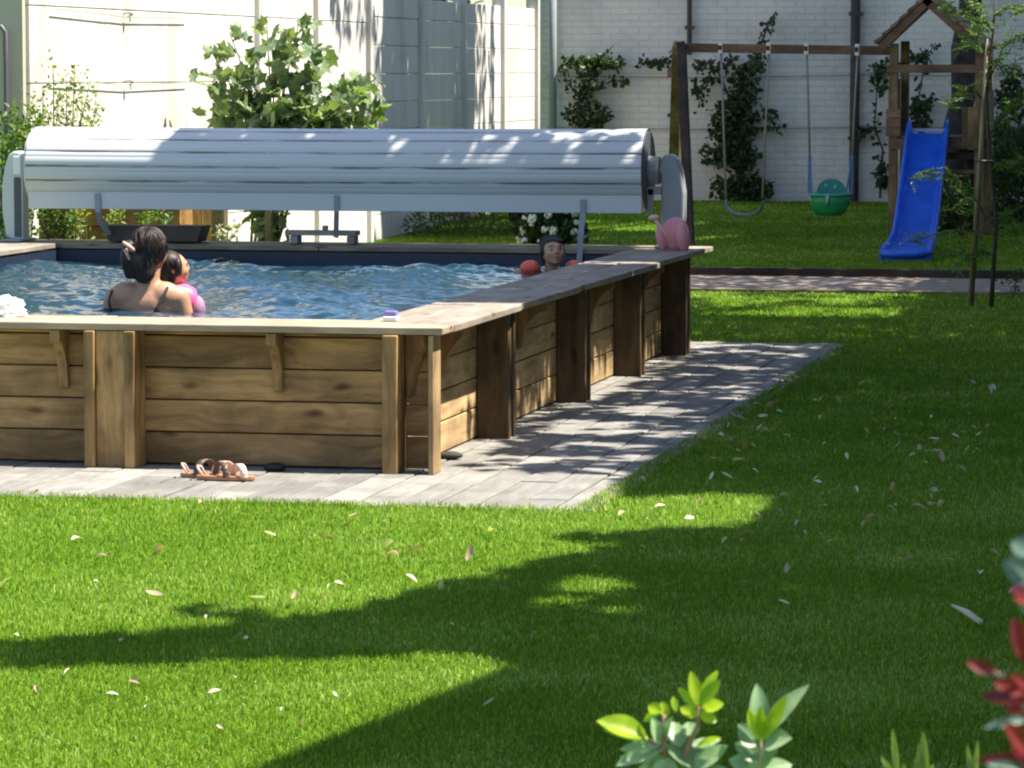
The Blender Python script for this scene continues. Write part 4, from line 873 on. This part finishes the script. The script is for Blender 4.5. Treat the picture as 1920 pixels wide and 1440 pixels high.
b = MB(); b.add(vs, fs); o = b.build('chute', BLU, sd, weld=True, bevel=.004)
b = MB(); b.tube([(xc-.1, 16.22, .135), (xc+.0, 16.18, .125), (xc+.2, 16.18, .125), (xc+.32, 16.22, .145)], .03, 10); b.tube([(xc-.095, 16.22, .12), (xc-.095, 16.21, .075)], .02, 8); b.build('lip', BLU, sd, smooth=True)
b = MB(); b.box((xc-.15, 19.235, 1.115), (xc+.15, 19.255, 1.145)); b.build('top_bar', plain('pale_bar', (.4, .45, .6), .5, .05), sd, bevel=.003)

# dark tree trunk behind the tower
tk = thing('tree', 'dark old tree trunk rising behind the play tower', 'tree', (.19, 23, gz(23)))
b = MB(); b.tube([(.1, 23, .0), (.1, 23, .6), (.12, 23, 1.1), (.19, 23, 1.4), (.2, 23, 1.9), (.25, 23, 2.3), (.3, 23, 3.5), (.5, 23.2, 5)], [.2, .16, .135, .125, .145, .12, .11, .07], 14); tb = b.build('trunk', plain('dark_bark', (.04, .035, .035), .9, .5, 9, .9, bscale=25), tk, smooth=True)

# staked young tree in front
TY = 11.2; yt = thing('young_tree', 'young feathery leaved tree tied to a stake at the right', 'tree', aty(1850, 575, TY)*1.0)
q0 = aty(1858, 575, TY+.05); q0.z = 0
tp = [q0, aty(1868, 420, TY+.1), aty(1856, 300, TY+.08), aty(1850, 180, TY+.05), aty(1862, 60, TY+.05), aty(1868, -30, TY+.05)]
b = MB(); b.tube(tp, [.018, .014, .012, .01, .008, .006], 8); trk = b.build('trunk', plain('young_bark', (.07, .055, .05), .8, .3), yt, smooth=True)
brs = [((1866, 420), (1790, 330), (1740, 318), (1700, 335)), ((1866, 440), (1800, 430), (1750, 440), (1700, 455)), ((1852, 200), (1820, 160), (1790, 175), (1775, 200)), ((1862, 60), (1830, 10), (1790, 20), (1765, 5)), ((1855, 150), (1880, 90), (1905, 70), (1930, 60)),
       ((1862, 60), (1840, 40), (1815, 60), (1800, 90)), ((1866, 30), (1890, 10), (1915, 20), (1935, 10)), ((1858, 250), (1885, 210), (1905, 190), (1930, 200)), ((1866, 430), (1830, 380), (1810, 370), (1795, 400)), ((1866, 420), (1890, 400), (1905, 440), (1925, 420)), ((1855, 320), (1885, 300), (1905, 310), (1925, 300)), ((1863, 480), (1840, 470), (1815, 480), (1790, 500)), ((1856, 130), (1870, 110), (1895, 140), (1905, 110)),((1856, 100), (1830, 80), (1845, 30), (1815, 10))]
b = MB(); P = []; D = []
for br in brs:
    dy = random.uniform(-.25, .25); st = [aty(px, py, TY+.07+dy*i/3) for i, (px, py) in enumerate(br)]; b.tube(st, [.007, .005, .004, .003], 6)
    for seg in range(3):
        for u in np.linspace(0, 1, 11):
            if seg == 0 and u < .5: continue
            p = st[seg].lerp(st[seg+1], float(u)); rd = Vector((random.gauss(0, 1), random.gauss(0, .7), random.gauss(-.2, .5))).normalized(); rl = random.uniform(.07, .15)
            for k in range(7):
                for s_ in (-1, 1):
                    P.append(p+rd*rl*k/7); sd_ = rd.cross(Vector((0, 0, 1))).normalized()*s_; D.append(sd_+rd*.5+Vector((0, 0, random.gauss(0, .2))))
b.build('branch', BARK, yt); k = len(P); leaves_mesh('foliage', P, D, .032*(.7+.6*rng.random(k)), .011, leafmat('feather_leaf', (.06, .12, .03), (.14, .23, .06), .4), yt, kind='quad')
stk = thing('tree_stake', 'pale leaning wooden stake supporting the young tree', 'stake', atz(1820, 575)); a, c = atz(1820, 575), aty(1851, 72, TY-.05)
b = MB(); b.tube([a, a.lerp(c, .5)+Vector((.004, 0, 0)), c], [.022, .018, .009], 10); b.build('pole', wood('stake_wood', 2, (.2, .16, .1), (.42, .35, .24), knots=False), stk, smooth=True)
q = aty(1838, 302, TY-.05); b = MB(); b.tube([q+Vector((-.03, -.03, 0)), q+Vector((.03, -.03, .0)), q+Vector((.08, .06, 0)), q+Vector((.03, .1, 0)), q+Vector((-.03, 0.03, 0)), q+Vector((-.03, -.03, 0))], .009, 6); b.build('tie', M_blk, stk, smooth=True)
# low plants under the tree by the path
for px, py, lb, mt in ((1800, 498, 'small yellow green weed at the path edge left of the stake', YGM), (1900, 560, 'tuft of weeds beside the stake foot', DGM)):
    q = atz(px, py); tips = [q+Vector((random.uniform(-.12, .12), random.uniform(-.05, .05), random.uniform(.08, .2))) for _ in range(6)]; shrub('weed', lb, 'plant', q, fan_stems(q, tips, .01), 60, .04, .018, mt, STEM, spread=.05, srad=.003)
c = aty(1790, 400, 20.6); mound('garden_shrub', 'dark green shrub under the play tower to the right of the slide', 'shrub', (c.x, 20.8, gz(20.8)), .42, .35, .55, 1300, .07, .035, DGM)
c = aty(1900, 400, 22.5); mound('garden_shrub', 'big dark shrub at the right edge beyond the play tower', 'shrub', (c.x+.2, 22.5, gz(22.5)), .6, .5, 1.0, 2200, .08, .04, DGM)

# ------------------------------------------------------------------ foreground plants near the camera
def rich_leaf(mb, p, d, up, L, W, curl=.25, fold=.25, blunt=1.0, n=8):
    p, d, up = Vector(p), Vector(d).normalized(), Vector(up); s = d.cross(up).normalized(); u = s.cross(d).normalized(); vs = []; fs = []
    for i in range(n+1):
        t = i/n; wv = W/2*(math.sin(math.pi*t**blunt)**.75 if 0 < t < 1 else 0.02); c = p+d*(L*t)-u*(curl*L*t*t)
        vs += [c-s*wv+u*(fold*wv), c-s*wv*.5+u*(fold*wv*.35), c, c+s*wv*.5+u*(fold*wv*.35), c+s*wv+u*(fold*wv)]
    for i in range(n):
        for j in range(4): a = i*5+j; fs.append((a, a+1, a+6, a+5))
    mb.add(vs, fs)
def thickleaf(name, c1, c2, trans, tcol, rough=.4):
    m = leafmat(name, c1, c2, trans, rough, tcol); n, l = m.node_tree.nodes, m.node_tree.links; tc = N(n, 'ShaderNodeTexCoord'); no = N(n, 'ShaderNodeTexNoise'); no.inputs['Scale'].default_value = 120; l.new(tc.outputs['Object'], no.inputs['Vector']); bp = N(n, 'ShaderNodeBump'); bp.inputs['Strength'].default_value = .4; bp.inputs['Distance'].default_value = .001; l.new(no.outputs[0], bp.inputs['Height']); l.new(bp.outputs[0], n['Principled BSDF'].inputs['Normal'])
    n2 = N(n, 'ShaderNodeTexNoise'); n2.inputs['Scale'].default_value = 45; n2.inputs['Detail'].default_value = 6; l.new(tc.outputs['Object'], n2.inputs['Vector']); r2 = ramp(n, [(.35, (.62, .66, .6)), (.6, (1.1, 1.1, 1.05))]); l.new(n2.outputs[0], r2.inputs[0])
    src = [k for k in n if k.type == 'VALTORGB' and k != r2][0]; mm = N(n, 'ShaderNodeMix', data_type='RGBA', blend_type='MULTIPLY'); mm.inputs[0].default_value = 1; l.new(src.outputs[0], mm.inputs[6]); l.new(r2.outputs[0], mm.inputs[7]); l.new(mm.outputs[2], n['Principled BSDF'].inputs['Base Color']); return m
L_OLD = thickleaf('mature_leaf', (.15, .24, .12), (.3, .41, .22), .2, (1.2, 1.3, .7)); L_NEW = thickleaf('new_leaf', (.22, .36, .01), (.38, .48, .02), .45, (1.3, 1.3, .4))
FY = -11.2
def at_f(px, py, dy=0): return aty(px, py, FY+dy)
def fg_leaf(mb, px0, py0, px1, py1, wpx, dy0=0, dy1=0, curl=.1, fold=.3, up=(0, -.6, 1), blunt=1.0):
    a, b_ = at_f(px0, py0, dy0), at_f(px1, py1, dy1); Lw = (b_-a).length; rich_leaf(mb, a, b_-a, up, Lw, wpx/2010, curl, fold, blunt)
fp = thing('pittosporum_shrub', 'foreground shrub with grey green leaves and bright yellow new shoots at the bottom', 'shrub', at_f(1250, 1600).xyz*1.0)
fp.name = 'leafy_shrub'; WM[fp.name] = Matrix.Translation(fp.location)
ys = [(1345, 1255, 1312, 1320, 26), (1296, 1258, 1310, 1325, 26), (1350, 1275, 1312, 1322, 28), (1357, 1318, 1312, 1330, 30), (1272, 1290, 1312, 1328, 20), (1345, 1352, 1308, 1338, 26), (1275, 1325, 1310, 1345, 24),
      (1215, 1322, 1240, 1335, 24), (1240, 1315, 1252, 1345, 22), (1205, 1352, 1238, 1335, 20), (1262, 1305, 1268, 1335, 14)]
b = MB()
for x1, y1, x0, y0, wv in ys: fg_leaf(b, x0, y0, x1, y1, wv, 0, random.uniform(-.01, .015), curl=.05, up=(random.uniform(-.5, .5), -1, .6))
fg_leaf(b, 1215, 1385, 1122, 1345, 52, 0, -.01, curl=.12, fold=.45, up=(-.2, -.7, .9)); fg_leaf(b, 1305, 1400, 1350, 1380, 20, 0, .0)
b.build('new_leaves', L_NEW, fp, smooth=True)
b = MB()
for x1, y1, x0, y0, wv, f_ in [(1132, 1362, 1215, 1388, 26, .2), (1150, 1428, 1250, 1398, 52, .3), (1325, 1440, 1250, 1398, 50, .4), (1160, 1400, 1240, 1396, 30, .2), (1362, 1395, 1300, 1440, 40, .3), (1352, 1382, 1288, 1405, 26, .3), (1262, 1350, 1275, 1400, 40, .3), (1288, 1350, 1300, 1385, 34, .3), (1225, 1345, 1240, 1392, 30, .4), (1255, 1345, 1248, 1392, 26, .4), (1180, 1450, 1260, 1430, 50, .3), (1340, 1460, 1270, 1430, 50, .3), (1240, 1480, 1255, 1420, 50, .3), (1365, 1440, 1300, 1460, 40, .3), (1210, 1500, 1260, 1460, 50, .3), (1310, 1500, 1270, 1440, 50, .3)]:
    fg_leaf(b, x0, y0, x1, y1, wv, 0, random.uniform(-.02, .02), curl=.12, fold=f_, up=(random.uniform(-.3, .3), -.7, .8), blunt=.8)
b.build('old_leaves', L_OLD, fp, smooth=True)
b = MB(); b.tube([at_f(1262, 1640, .1), at_f(1268, 1480, .02), at_f(1290, 1400), at_f(1308, 1360), at_f(1311, 1325)], [.006, .004, .003, .002, .0012], 8); b.tube([at_f(1268, 1480, .02), at_f(1245, 1400), at_f(1245, 1340)], [.004, .003, .0015], 8); b.tube([at_f(1245, 1410), at_f(1215, 1387)], [.0025, .0015], 8); b.build('stem', plain('reddish_stem', (.25, .13, .09), .6, .1), fp, smooth=True)
f2 = thing('leafy_shrub', 'foreground shrub shoot with rounded grey green leaves right of the yellow shoots', 'shrub', at_f(1425, 1600))
b = MB(); rich = [(1420, 1282, 1428, 1372, 40, 1), (1508, 1280, 1432, 1375, 40, 1), (1385, 1355, 1424, 1398, 48, 0), (1480, 1380, 1434, 1395, 50, 0), (1368, 1420, 1420, 1445, 48, 0), (1450, 1405, 1430, 1440, 34, 0), (1485, 1430, 1435, 1450, 44, 0), (1400, 1480, 1428, 1430, 40, 0), (1470, 1500, 1430, 1450, 40, 0), (1378, 1390, 1424, 1425, 36, 0)]
for x1, y1, x0, y0, wv, _ in rich: fg_leaf(b, x0, y0, x1, y1, wv, 0, random.uniform(-.02, .01), curl=.15, fold=.35, up=(random.uniform(-.2, .2), -.8, .7), blunt=.75)
b.build('old_leaves', L_OLD, f2, smooth=True)
b = MB()
for x1, y1, x0, y0, wv in ((1403, 1330, 1428, 1390, 24), (1474, 1305, 1432, 1385, 26), (1425, 1325, 1428, 1385, 22), (1450, 1335, 1430, 1388, 24)): fg_leaf(b, x0, y0, x1, y1, wv, -.008, -.01, curl=.05, up=(0, -1, .3))
b.build('new_leaves', L_NEW, f2, smooth=True)
b = MB(); b.tube([at_f(1425, 1640, .1), at_f(1424, 1480, .02), at_f(1428, 1430), at_f(1429, 1380)], [.005, .004, .003, .0015], 8); b.build('stem', plain('pale_stem', (.4, .3, .18), .6, .1), f2, smooth=True)
# yellow green spikes
L_SPK = thickleaf('spike_leaf', (.16, .22, .05), (.28, .33, .09), .3, (1.3, 1.3, .5))
for lb, sp in (('clump of yellow green spiky shoots at the bottom edge, the larger left one', [(1673, 1365, 1685, 1470, 9), (1652, 1418, 1690, 1480, 10), (1730, 1370, 1738, 1470, 12), (1722, 1392, 1732, 1470, 10), (1716, 1420, 1725, 1470, 10), (1750, 1432, 1740, 1480, 10), (1695, 1432, 1700, 1480, 10)]),
               ('small pair of yellow green spiky shoots at the bottom edge nearer the red leaves', [(1812, 1395, 1825, 1470, 8), (1832, 1388, 1828, 1470, 9), (1818, 1420, 1826, 1470, 8)])):
    t = thing('spiky_plant', lb, 'plant', aty(sp[0][2], 1640, -11.35))
    b = MB()
    for x1, y1, x0, y0, wv in sp:
        a, c = aty(x0, y0, -11.35), aty(x1, y1, -11.35); rich_leaf(b, a, c-a, (random.uniform(-.3, .3), -1, .2), (c-a).length, wv*1.3/2080, .05, .4)
        b.tube([aty(sp[0][2]+15, 1640, -11.35), a], .0015, 5)
    b.build('shoots', L_SPK, t, smooth=True)
# red leaved photinia at the right edge, closer to the camera
L_RED = thickleaf('red_leaf', (.09, .008, .012), (.22, .022, .025), .3, (1.4, .8, .6)); L_GP = thickleaf('teal_leaf', (.07, .12, .1), (.16, .22, .17), .15, (1.1, 1.2, .9))  # red darkened in the colour to stand for shade on this shrub
ph = thing('photinia_shrub', 'out of focus photinia shrub with red new leaves at the right edge', 'shrub', aty(1990, 1700, -12.9)); b = MB(); PY = -12.9; kk = 4000.
def pl(mb, x0, y0, x1, y1, wv): a, c = aty(x0, y0, PY), aty(x1, y1, PY+random.uniform(-.02, .02)); rich_leaf(mb, a, c-a, (random.uniform(-.3, .3), -1, .4), (c-a).length, wv/kk, .1, .3)
for q in [(1870, 1262, 1814, 1240, 26), (1935, 1300, 1865, 1278, 34), (1930, 1312, 1832, 1300, 28), (1935, 1290, 1900, 1265, 24), (1925, 1250, 1898, 1155, 28), (1935, 1250, 1915, 1170, 28), (1938, 1110, 1890, 1100, 24), (1945, 1130, 1905, 1120, 22), (1945, 1420, 1890, 1358, 40), (1950, 1440, 1900, 1390, 40), (1930, 1420, 1830, 1425, 22), (1940, 1330, 1880, 1325, 24)]: pl(b, *q)
b.build('red_leaves', L_RED, ph, smooth=True); b = MB()
for q in [(1935, 1345, 1845, 1362, 18), (1935, 1330, 1915, 1325, 14), (1930, 1440, 1850, 1430, 18), (1940, 1160, 1908, 1130, 12), (1960, 1090, 1880, 1050, 60), (1955, 1040, 1895, 1010, 50)]: pl(b, *q)
b.build('old_leaves', L_GP, ph, smooth=True)
b = MB(); b.tube([aty(2000, 1700, PY), aty(1960, 1450, PY), aty(1945, 1300, PY), aty(1940, 1200, PY), aty(1945, 1080, PY)], [.004, .003, .002, .0014, .001], 8); b.tube([aty(1945, 1320, PY), aty(1880, 1270, PY), aty(1855, 1255, PY)], [.0015, .001, .0008], 8); b.build('stem', plain('photinia_stem', (.3, .17, .15), .6, .1), ph, smooth=True)

# ------------------------------------------------------------------ fallen leaves on the lawn
DRY = [leafmat('dry_leaf_pale', (.5, .47, .3), (.68, .62, .45), .2), leafmat('dry_leaf_tan', (.3, .22, .13), (.45, .34, .22), .2)]
protos = []
for k in range(4):
    b = MB(); rich_leaf(b, (-.028, 0, .006), (1, 0, .15), (0, random.uniform(-.4, .4), 1), .055, .022+.006*(k % 2), curl=random.choice((-.5, .5, .7, -.3)), fold=random.uniform(.4, .9), n=6)
    me = None; o = b.build('fallen_leaf', DRY[k % 2], smooth=True); protos.append(o)
spots = [(618, 1020), (820, 1120), (1475, 1085), (1470, 1150), (1262, 1138), (920, 1005), (225, 1222), (250, 1288), (70, 933), (145, 1022), (495, 972), (445, 975), (630, 1325), (275, 1338), (380, 950), (1840, 1082), (1392, 1112), (1015, 955), (1045, 972), (1130, 970), (1330, 920), (1420, 980), (1210, 970), (1620, 990), (1530, 905), (1115, 1020), (1840, 985), (1540, 760), (1440, 775), (1700, 755), (30, 1200), (485, 1145), (735, 1050), (605, 1130), (190, 1050), (300, 1040)]
for _ in range(150):
    r_ = random.random()
    if r_ < .3: c_ = random.choice(((1430, 800), (1440, 850), (1760, 820), (1790, 870), (1820, 720), (1560, 750), (1700, 960))); spots.append((random.gauss(c_[0], 45), random.gauss(c_[1], 22)))
    elif r_ < .68: spots.append((random.uniform(1300, 1915), random.triangular(660, 1150, 800)))
    elif r_ < .8: spots.append((random.uniform(950, 1500), random.uniform(900, 1120)))
    else: spots.append((random.uniform(0, 950), random.uniform(950, 1400)))
first = set()
for i, (px, py) in enumerate(spots):
    q = atz(px, py)
    if not bool(ingrass(np.array([q.x]), np.array([q.y]))[0]): continue
    k = random.randrange(4); o = protos[k] if k not in first else protos[k].copy()
    if k in first: COL.objects.link(o)
    first.add(k)
    s_ = random.uniform(.5, 1.05)*(1.0 if q.y > -4 else .75); o.location = (q.x, q.y, random.uniform(.016, .028)); o.rotation_euler = (random.uniform(-.5, .5), random.uniform(-.5, .5), random.uniform(0, 6.28)); o.scale = (s_,)*3
    lit_ = px+ (py-950)*1.1 < 1050
    tag(o, ('small pale dry leaf' if k % 2 == 0 else 'small tan dry leaf')+(' fallen on the sunlit front lawn' if lit_ else ' fallen on the shaded lawn right of the pool'), 'leaf', 'fallen leaves on the lawn')
tg = thing('fallen_twig', 'pale curled strip of bark on the shaded lawn near the red leaves', 'twig', atz(1810, 1175)); a, c = atz(1785, 1165), atz(1838, 1185)
b = MB(); b.tube([a+Vector((0, 0, .05)), a.lerp(c, .5)+Vector((0, 0, .045)), c+Vector((0, 0, .03))], [.004, .011, .009], 6); b.build('bark_strip', DRY[0], tg, smooth=True)

# ------------------------------------------------------------------ the house and the trees whose shade falls into the picture
hz = 4.5; ox, oy = hz*SD.x/SD.z, hz*SD.y/SD.z
ho = thing('garden_house', 'white rendered garden house with flat roof right of the lawn', 'house', (6.5, -7.5, 0))
e0, e1_ = atz(480, 1440), atz(935, 1258); dv = (e1_-e0).normalized(); s0 = e0-dv*2.2; 
poly = [(s0.x+ox, s0.y+oy), (10.5, s0.y+oy), (10.5, e1_.y+oy+.1), (e1_.x+ox, e1_.y+oy)]
b = MB(); b.prism(poly, hz-.2, hz, Matrix.Identity(4)); b.build('roof', plain('roof_slab', (.4, .38, .35), .8, .1), ho)
b = MB(); b.box((4.7, -8.8, 0), (10.2, -5.0, hz-.205)); b.build('wall', plain('house_render', (.6, .57, .5), .9, .06), ho)
b = MB(); b.box((4.66, -7.6, .9), (4.697, -6.4, 2.1)); o = b.build('window', plain('window_glass', (.03, .04, .05), .08, .05, 4, 0), ho)
b = MB()
for z in (.86, 2.1): b.box((4.64, -7.65, z), (4.695, -6.35, z+.05))
b.build('frame', M_lgrey, o)

def inpoly(x, y, P):
    c = False; j = len(P)-1
    for i in range(len(P)):
        if (P[i][1] > y) != (P[j][1] > y) and x < (P[j][0]-P[i][0])*(y-P[i][1])/(P[j][1]-P[i][1])+P[i][0]: c = not c
        j = i
    return c
def W(*pp): return [(lambda q: (q.x, q.y))(atz(px, py)) for px, py in pp]
# where the ground is deep shade (value = share of light blocked) and where sun gets through; outlines on the ground
BAND = W((-40, 1212), (230, 1192), (600, 1160), (760, 1115), (900, 1085), (1000, 1050), (1160, 1025), (1010, 1010), (1180, 1000), (1420, 985), (1450, 950), (1400, 930), (1300, 925), (1140, 935), (1150, 905), (1200, 880), (1560, 640), (2100, 640), (2300, 1300), (930, 1300), (935, 1255), (860, 1228), (650, 1235), (330, 1245), (-40, 1260))
LIT1 = W((1000, 1092), (1090, 1082), (1170, 1100), (1130, 1122), (1000, 1120)); LIT2 = W((980, 1118), (1190, 1150), (1160, 1165), (950, 1145))
TAIL = W((290, 1138), (400, 1150), (520, 1168), (430, 1172), (330, 1155))
def density(x, y):
    if inpoly(x, y, BAND):
        if inpoly(x, y, LIT1) or inpoly(x, y, LIT2): return .25
        return .97
    if inpoly(x, y, TAIL): return .8
    n1 = noise.noise(Vector((x*2.2, y*1.0, 3.1)))
    if .86 < x < 6 and y > -.2 and y < 7.6: return .96
    if .02 < x <= .86 and .1 < y < 7.7: return .85 if noise.noise(Vector((x*2.0, y*3.5, 3.1))) < .1+.02*(y-3) else .15     # patio, dappled
    if -.30 < x <= .02 and .1 < y < 7: return 0 if (y < 1.35 or 3.5 < y < 4.9) else .55
    if -.8 < x <= -.3 and 1.62 < y < 7: return .1 if (5.0 < y < 5.3 or 6.75 < y) else .95
    if -4.8 < x <= -.8 and 6.45 < y < 7.35: # roller top
        px_ = 72+(x+.70-RX0)/(RX1-RX0)*1143
        n2 = noise.noise(Vector((x*3.1, y*4.5, 8.1)))
        if px_ < 345: return 0
        if 530 < px_ < 680: return .2 if n2 > .0 and y > 6.8 else .9
        if px_ > 850: return .1 if n2 > .02 else .9
        return .95
    if -1.35 < x < -.78 and 5.4 < y <= 6.45: return .9
    if -5.6 < x < -.8 and .5 < y <= 6.45: return .0
    if y > 7.6 and y <= 9.4: return .85 if x > -.6 else 0
    if 9.4 < y < 12.7 and x > -1.2:
        if 10.0 < y < 12.7 and x < .85: return .12 if n1 > -.1 else .6
        return .95
    if 12.7 <= y < 15.0 and x > -1.4: return .6 if x < .6 else .93
    if 15.0 <= y < 24.6 and x > -4.85:
        if 20.2 < y < 21.9 and x < -2.4: return .1 if n1 > -.2 else .7
        return .96 if n1 < .42 else .3
    if 24.6 <= y < 26.6 and x > -4.9: return .92
    if -6.3 < x < -4.85 and 18.6 < y < 22.6: return .96
    if -6.3 < x < -4.85 and 22.6 <= y < 23.6: return .6 if noise.noise(Vector((0, y*6, 1))) < .0 else .1
    if -6.3 < x < -4.85 and 16.6 < y < 18.6 and n1 > .25: return .5
    return 0
trees = [(6.2, -1.5), (6.8, 5.0), (5.5, 12.5), (2.6, 23.4), (7.5, 19.0)]
TP = [[] for _ in trees]; cell = .075
x = -6.4
while x < 5.2:
    y = -5.7
    while y < 26.6:
        d_ = density(x, y)
        if d_ > 0:
            k = -math.log(1-d_)/.0055*cell*cell
            k = int(k) + (random.random() < k-int(k))
            for _ in range(k):
                h_ = 3.3+2.6*random.random()**.8 + .5*noise.noise(Vector((x*.7, y*.7, 0))) + (.0 if y < 14 else .3)
                h_ = max(h_, 3.1) + (5 if y > 15 else 0)
                if -6.3 < x < -4.8 and y > 16: h_ = random.uniform(6, 8.5)
                xx, yy_ = x+random.random()*cell, y+random.random()*cell
                p = Vector((xx+h_*SD.x/SD.z, yy_+h_*SD.y/SD.z, h_))
                j = min(range(len(trees)), key=lambda q: (p.x-trees[q][0])**2+(p.y-trees[q][1])**2+ (0 if q != 3 else 2))
                TP[j].append(p)
        y += cell
    x += cell
CROWN = leafmat('tree_leaf', (.04, .075, .03), (.09, .13, .06), .1)
labels = ['leafy tree standing right of the front lawn', 'leafy tree standing right of the pool', 'leafy tree standing right of the staked young tree', 'leafy tree standing by the brick wall right of the play tower', 'leafy tree at the far right of the back lawn']
for (tx, ty), P, lb in zip(trees, TP, labels):
    t = thing('shade_tree', lb, 'tree', (tx, ty, gz(ty)), 0, 'tall trees right of the garden')
    A = np.array([tuple(p) for p in P]); n = len(A)
    Dn = rng.normal(size=(n, 3)); 
    # leaves lie roughly across the light, as leaves turn to the sun
    s = np.array(SD); Dn = Dn-(Dn@s)[:, None]*s*.75
    off = A-Dn/np.linalg.norm(Dn, axis=1, keepdims=True)*.09
    leaves_mesh('crown', off, Dn, .17*(.7+.6*rng.random(n)), .13*(.7+.6*rng.random(n)), CROWN, t, kind='quad')
    hs = 1.7 if ty > 15 else 1.0
    b = MB(); b.tube([(tx, ty, gz(ty)-.1), (tx+.1, ty, 1.5), (tx, ty+.1, 3.3*hs), (tx-.3, ty, 5*hs), (tx-.4, ty, 6.2*hs)], [.22, .18, .15, .08, .03], 12)
    for q in random.sample(range(n), min(14, n)):
        e_ = Vector(A[q]); s_ = Vector((tx, ty, random.uniform(2.6, 3.6)*hs)); m_ = s_.lerp(e_, .5)+Vector((0, 0, .5)); b.tube([s_, m_, e_], [.07, .04, .015], 8)
    b.build('trunk', BARK, t, smooth=True)
hg = thing('blocker_hedge', 'tall dense dark green leafy screen, unseen, added to block low sky light from the right', 'blocker_hedge', (8.4, 11, 0))  # unseen, added to keep low sky light off the right-hand faces
HM = leafmat('blocker_leaf', (.015, .035, .012), (.04, .07, .025), .1)
b = MB(); b.box((8.0, -3.5, 0), (9.0, 26.4, 3.4)); b.build('core', plain('blocker_core', (.012, .02, .008), .95, .3, 6, .5), hg)
k = 9000; P = np.stack([rng.uniform(7.85, 8.02, k), rng.uniform(-3.5, 26.4, k), rng.uniform(.05, 3.5, k)], 1); leaves_mesh('foliage', P, rng.normal(size=(k, 3))-np.array([.6, 0, 0]), .14, .09, HM, hg, kind='quad')
# neighbouring trees beyond the fence, seen over its top
for i, (cx, cy, lb) in enumerate(((-6.3, 25.0, 'dark tree beyond the far end of the white fence, showing just over its top'), (-7.2, 20, 'dark tree beyond the shaded part of the white fence'))):
    t = thing('tree', lb, 'tree', (cx, cy, 0)); P = []
    for _ in range(2600):
        v = Vector((random.gauss(0, 1), random.gauss(0, 1), random.gauss(0, 1))).normalized()*random.random()**.4; P.append((cx+v.x*1.1, cy+v.y*1.6, 3.2+v.z*1.3))
    k = len(P); leaves_mesh('crown', P, rng.normal(size=(k, 3)), .13*(.6+.7*rng.random(k)), .07, DGM, t)
    b = MB(); b.tube([(cx, cy, 0), (cx, cy, 2), (cx+.1, cy, 4)], [.15, .12, .05], 10); b.build('trunk', BARK, t)
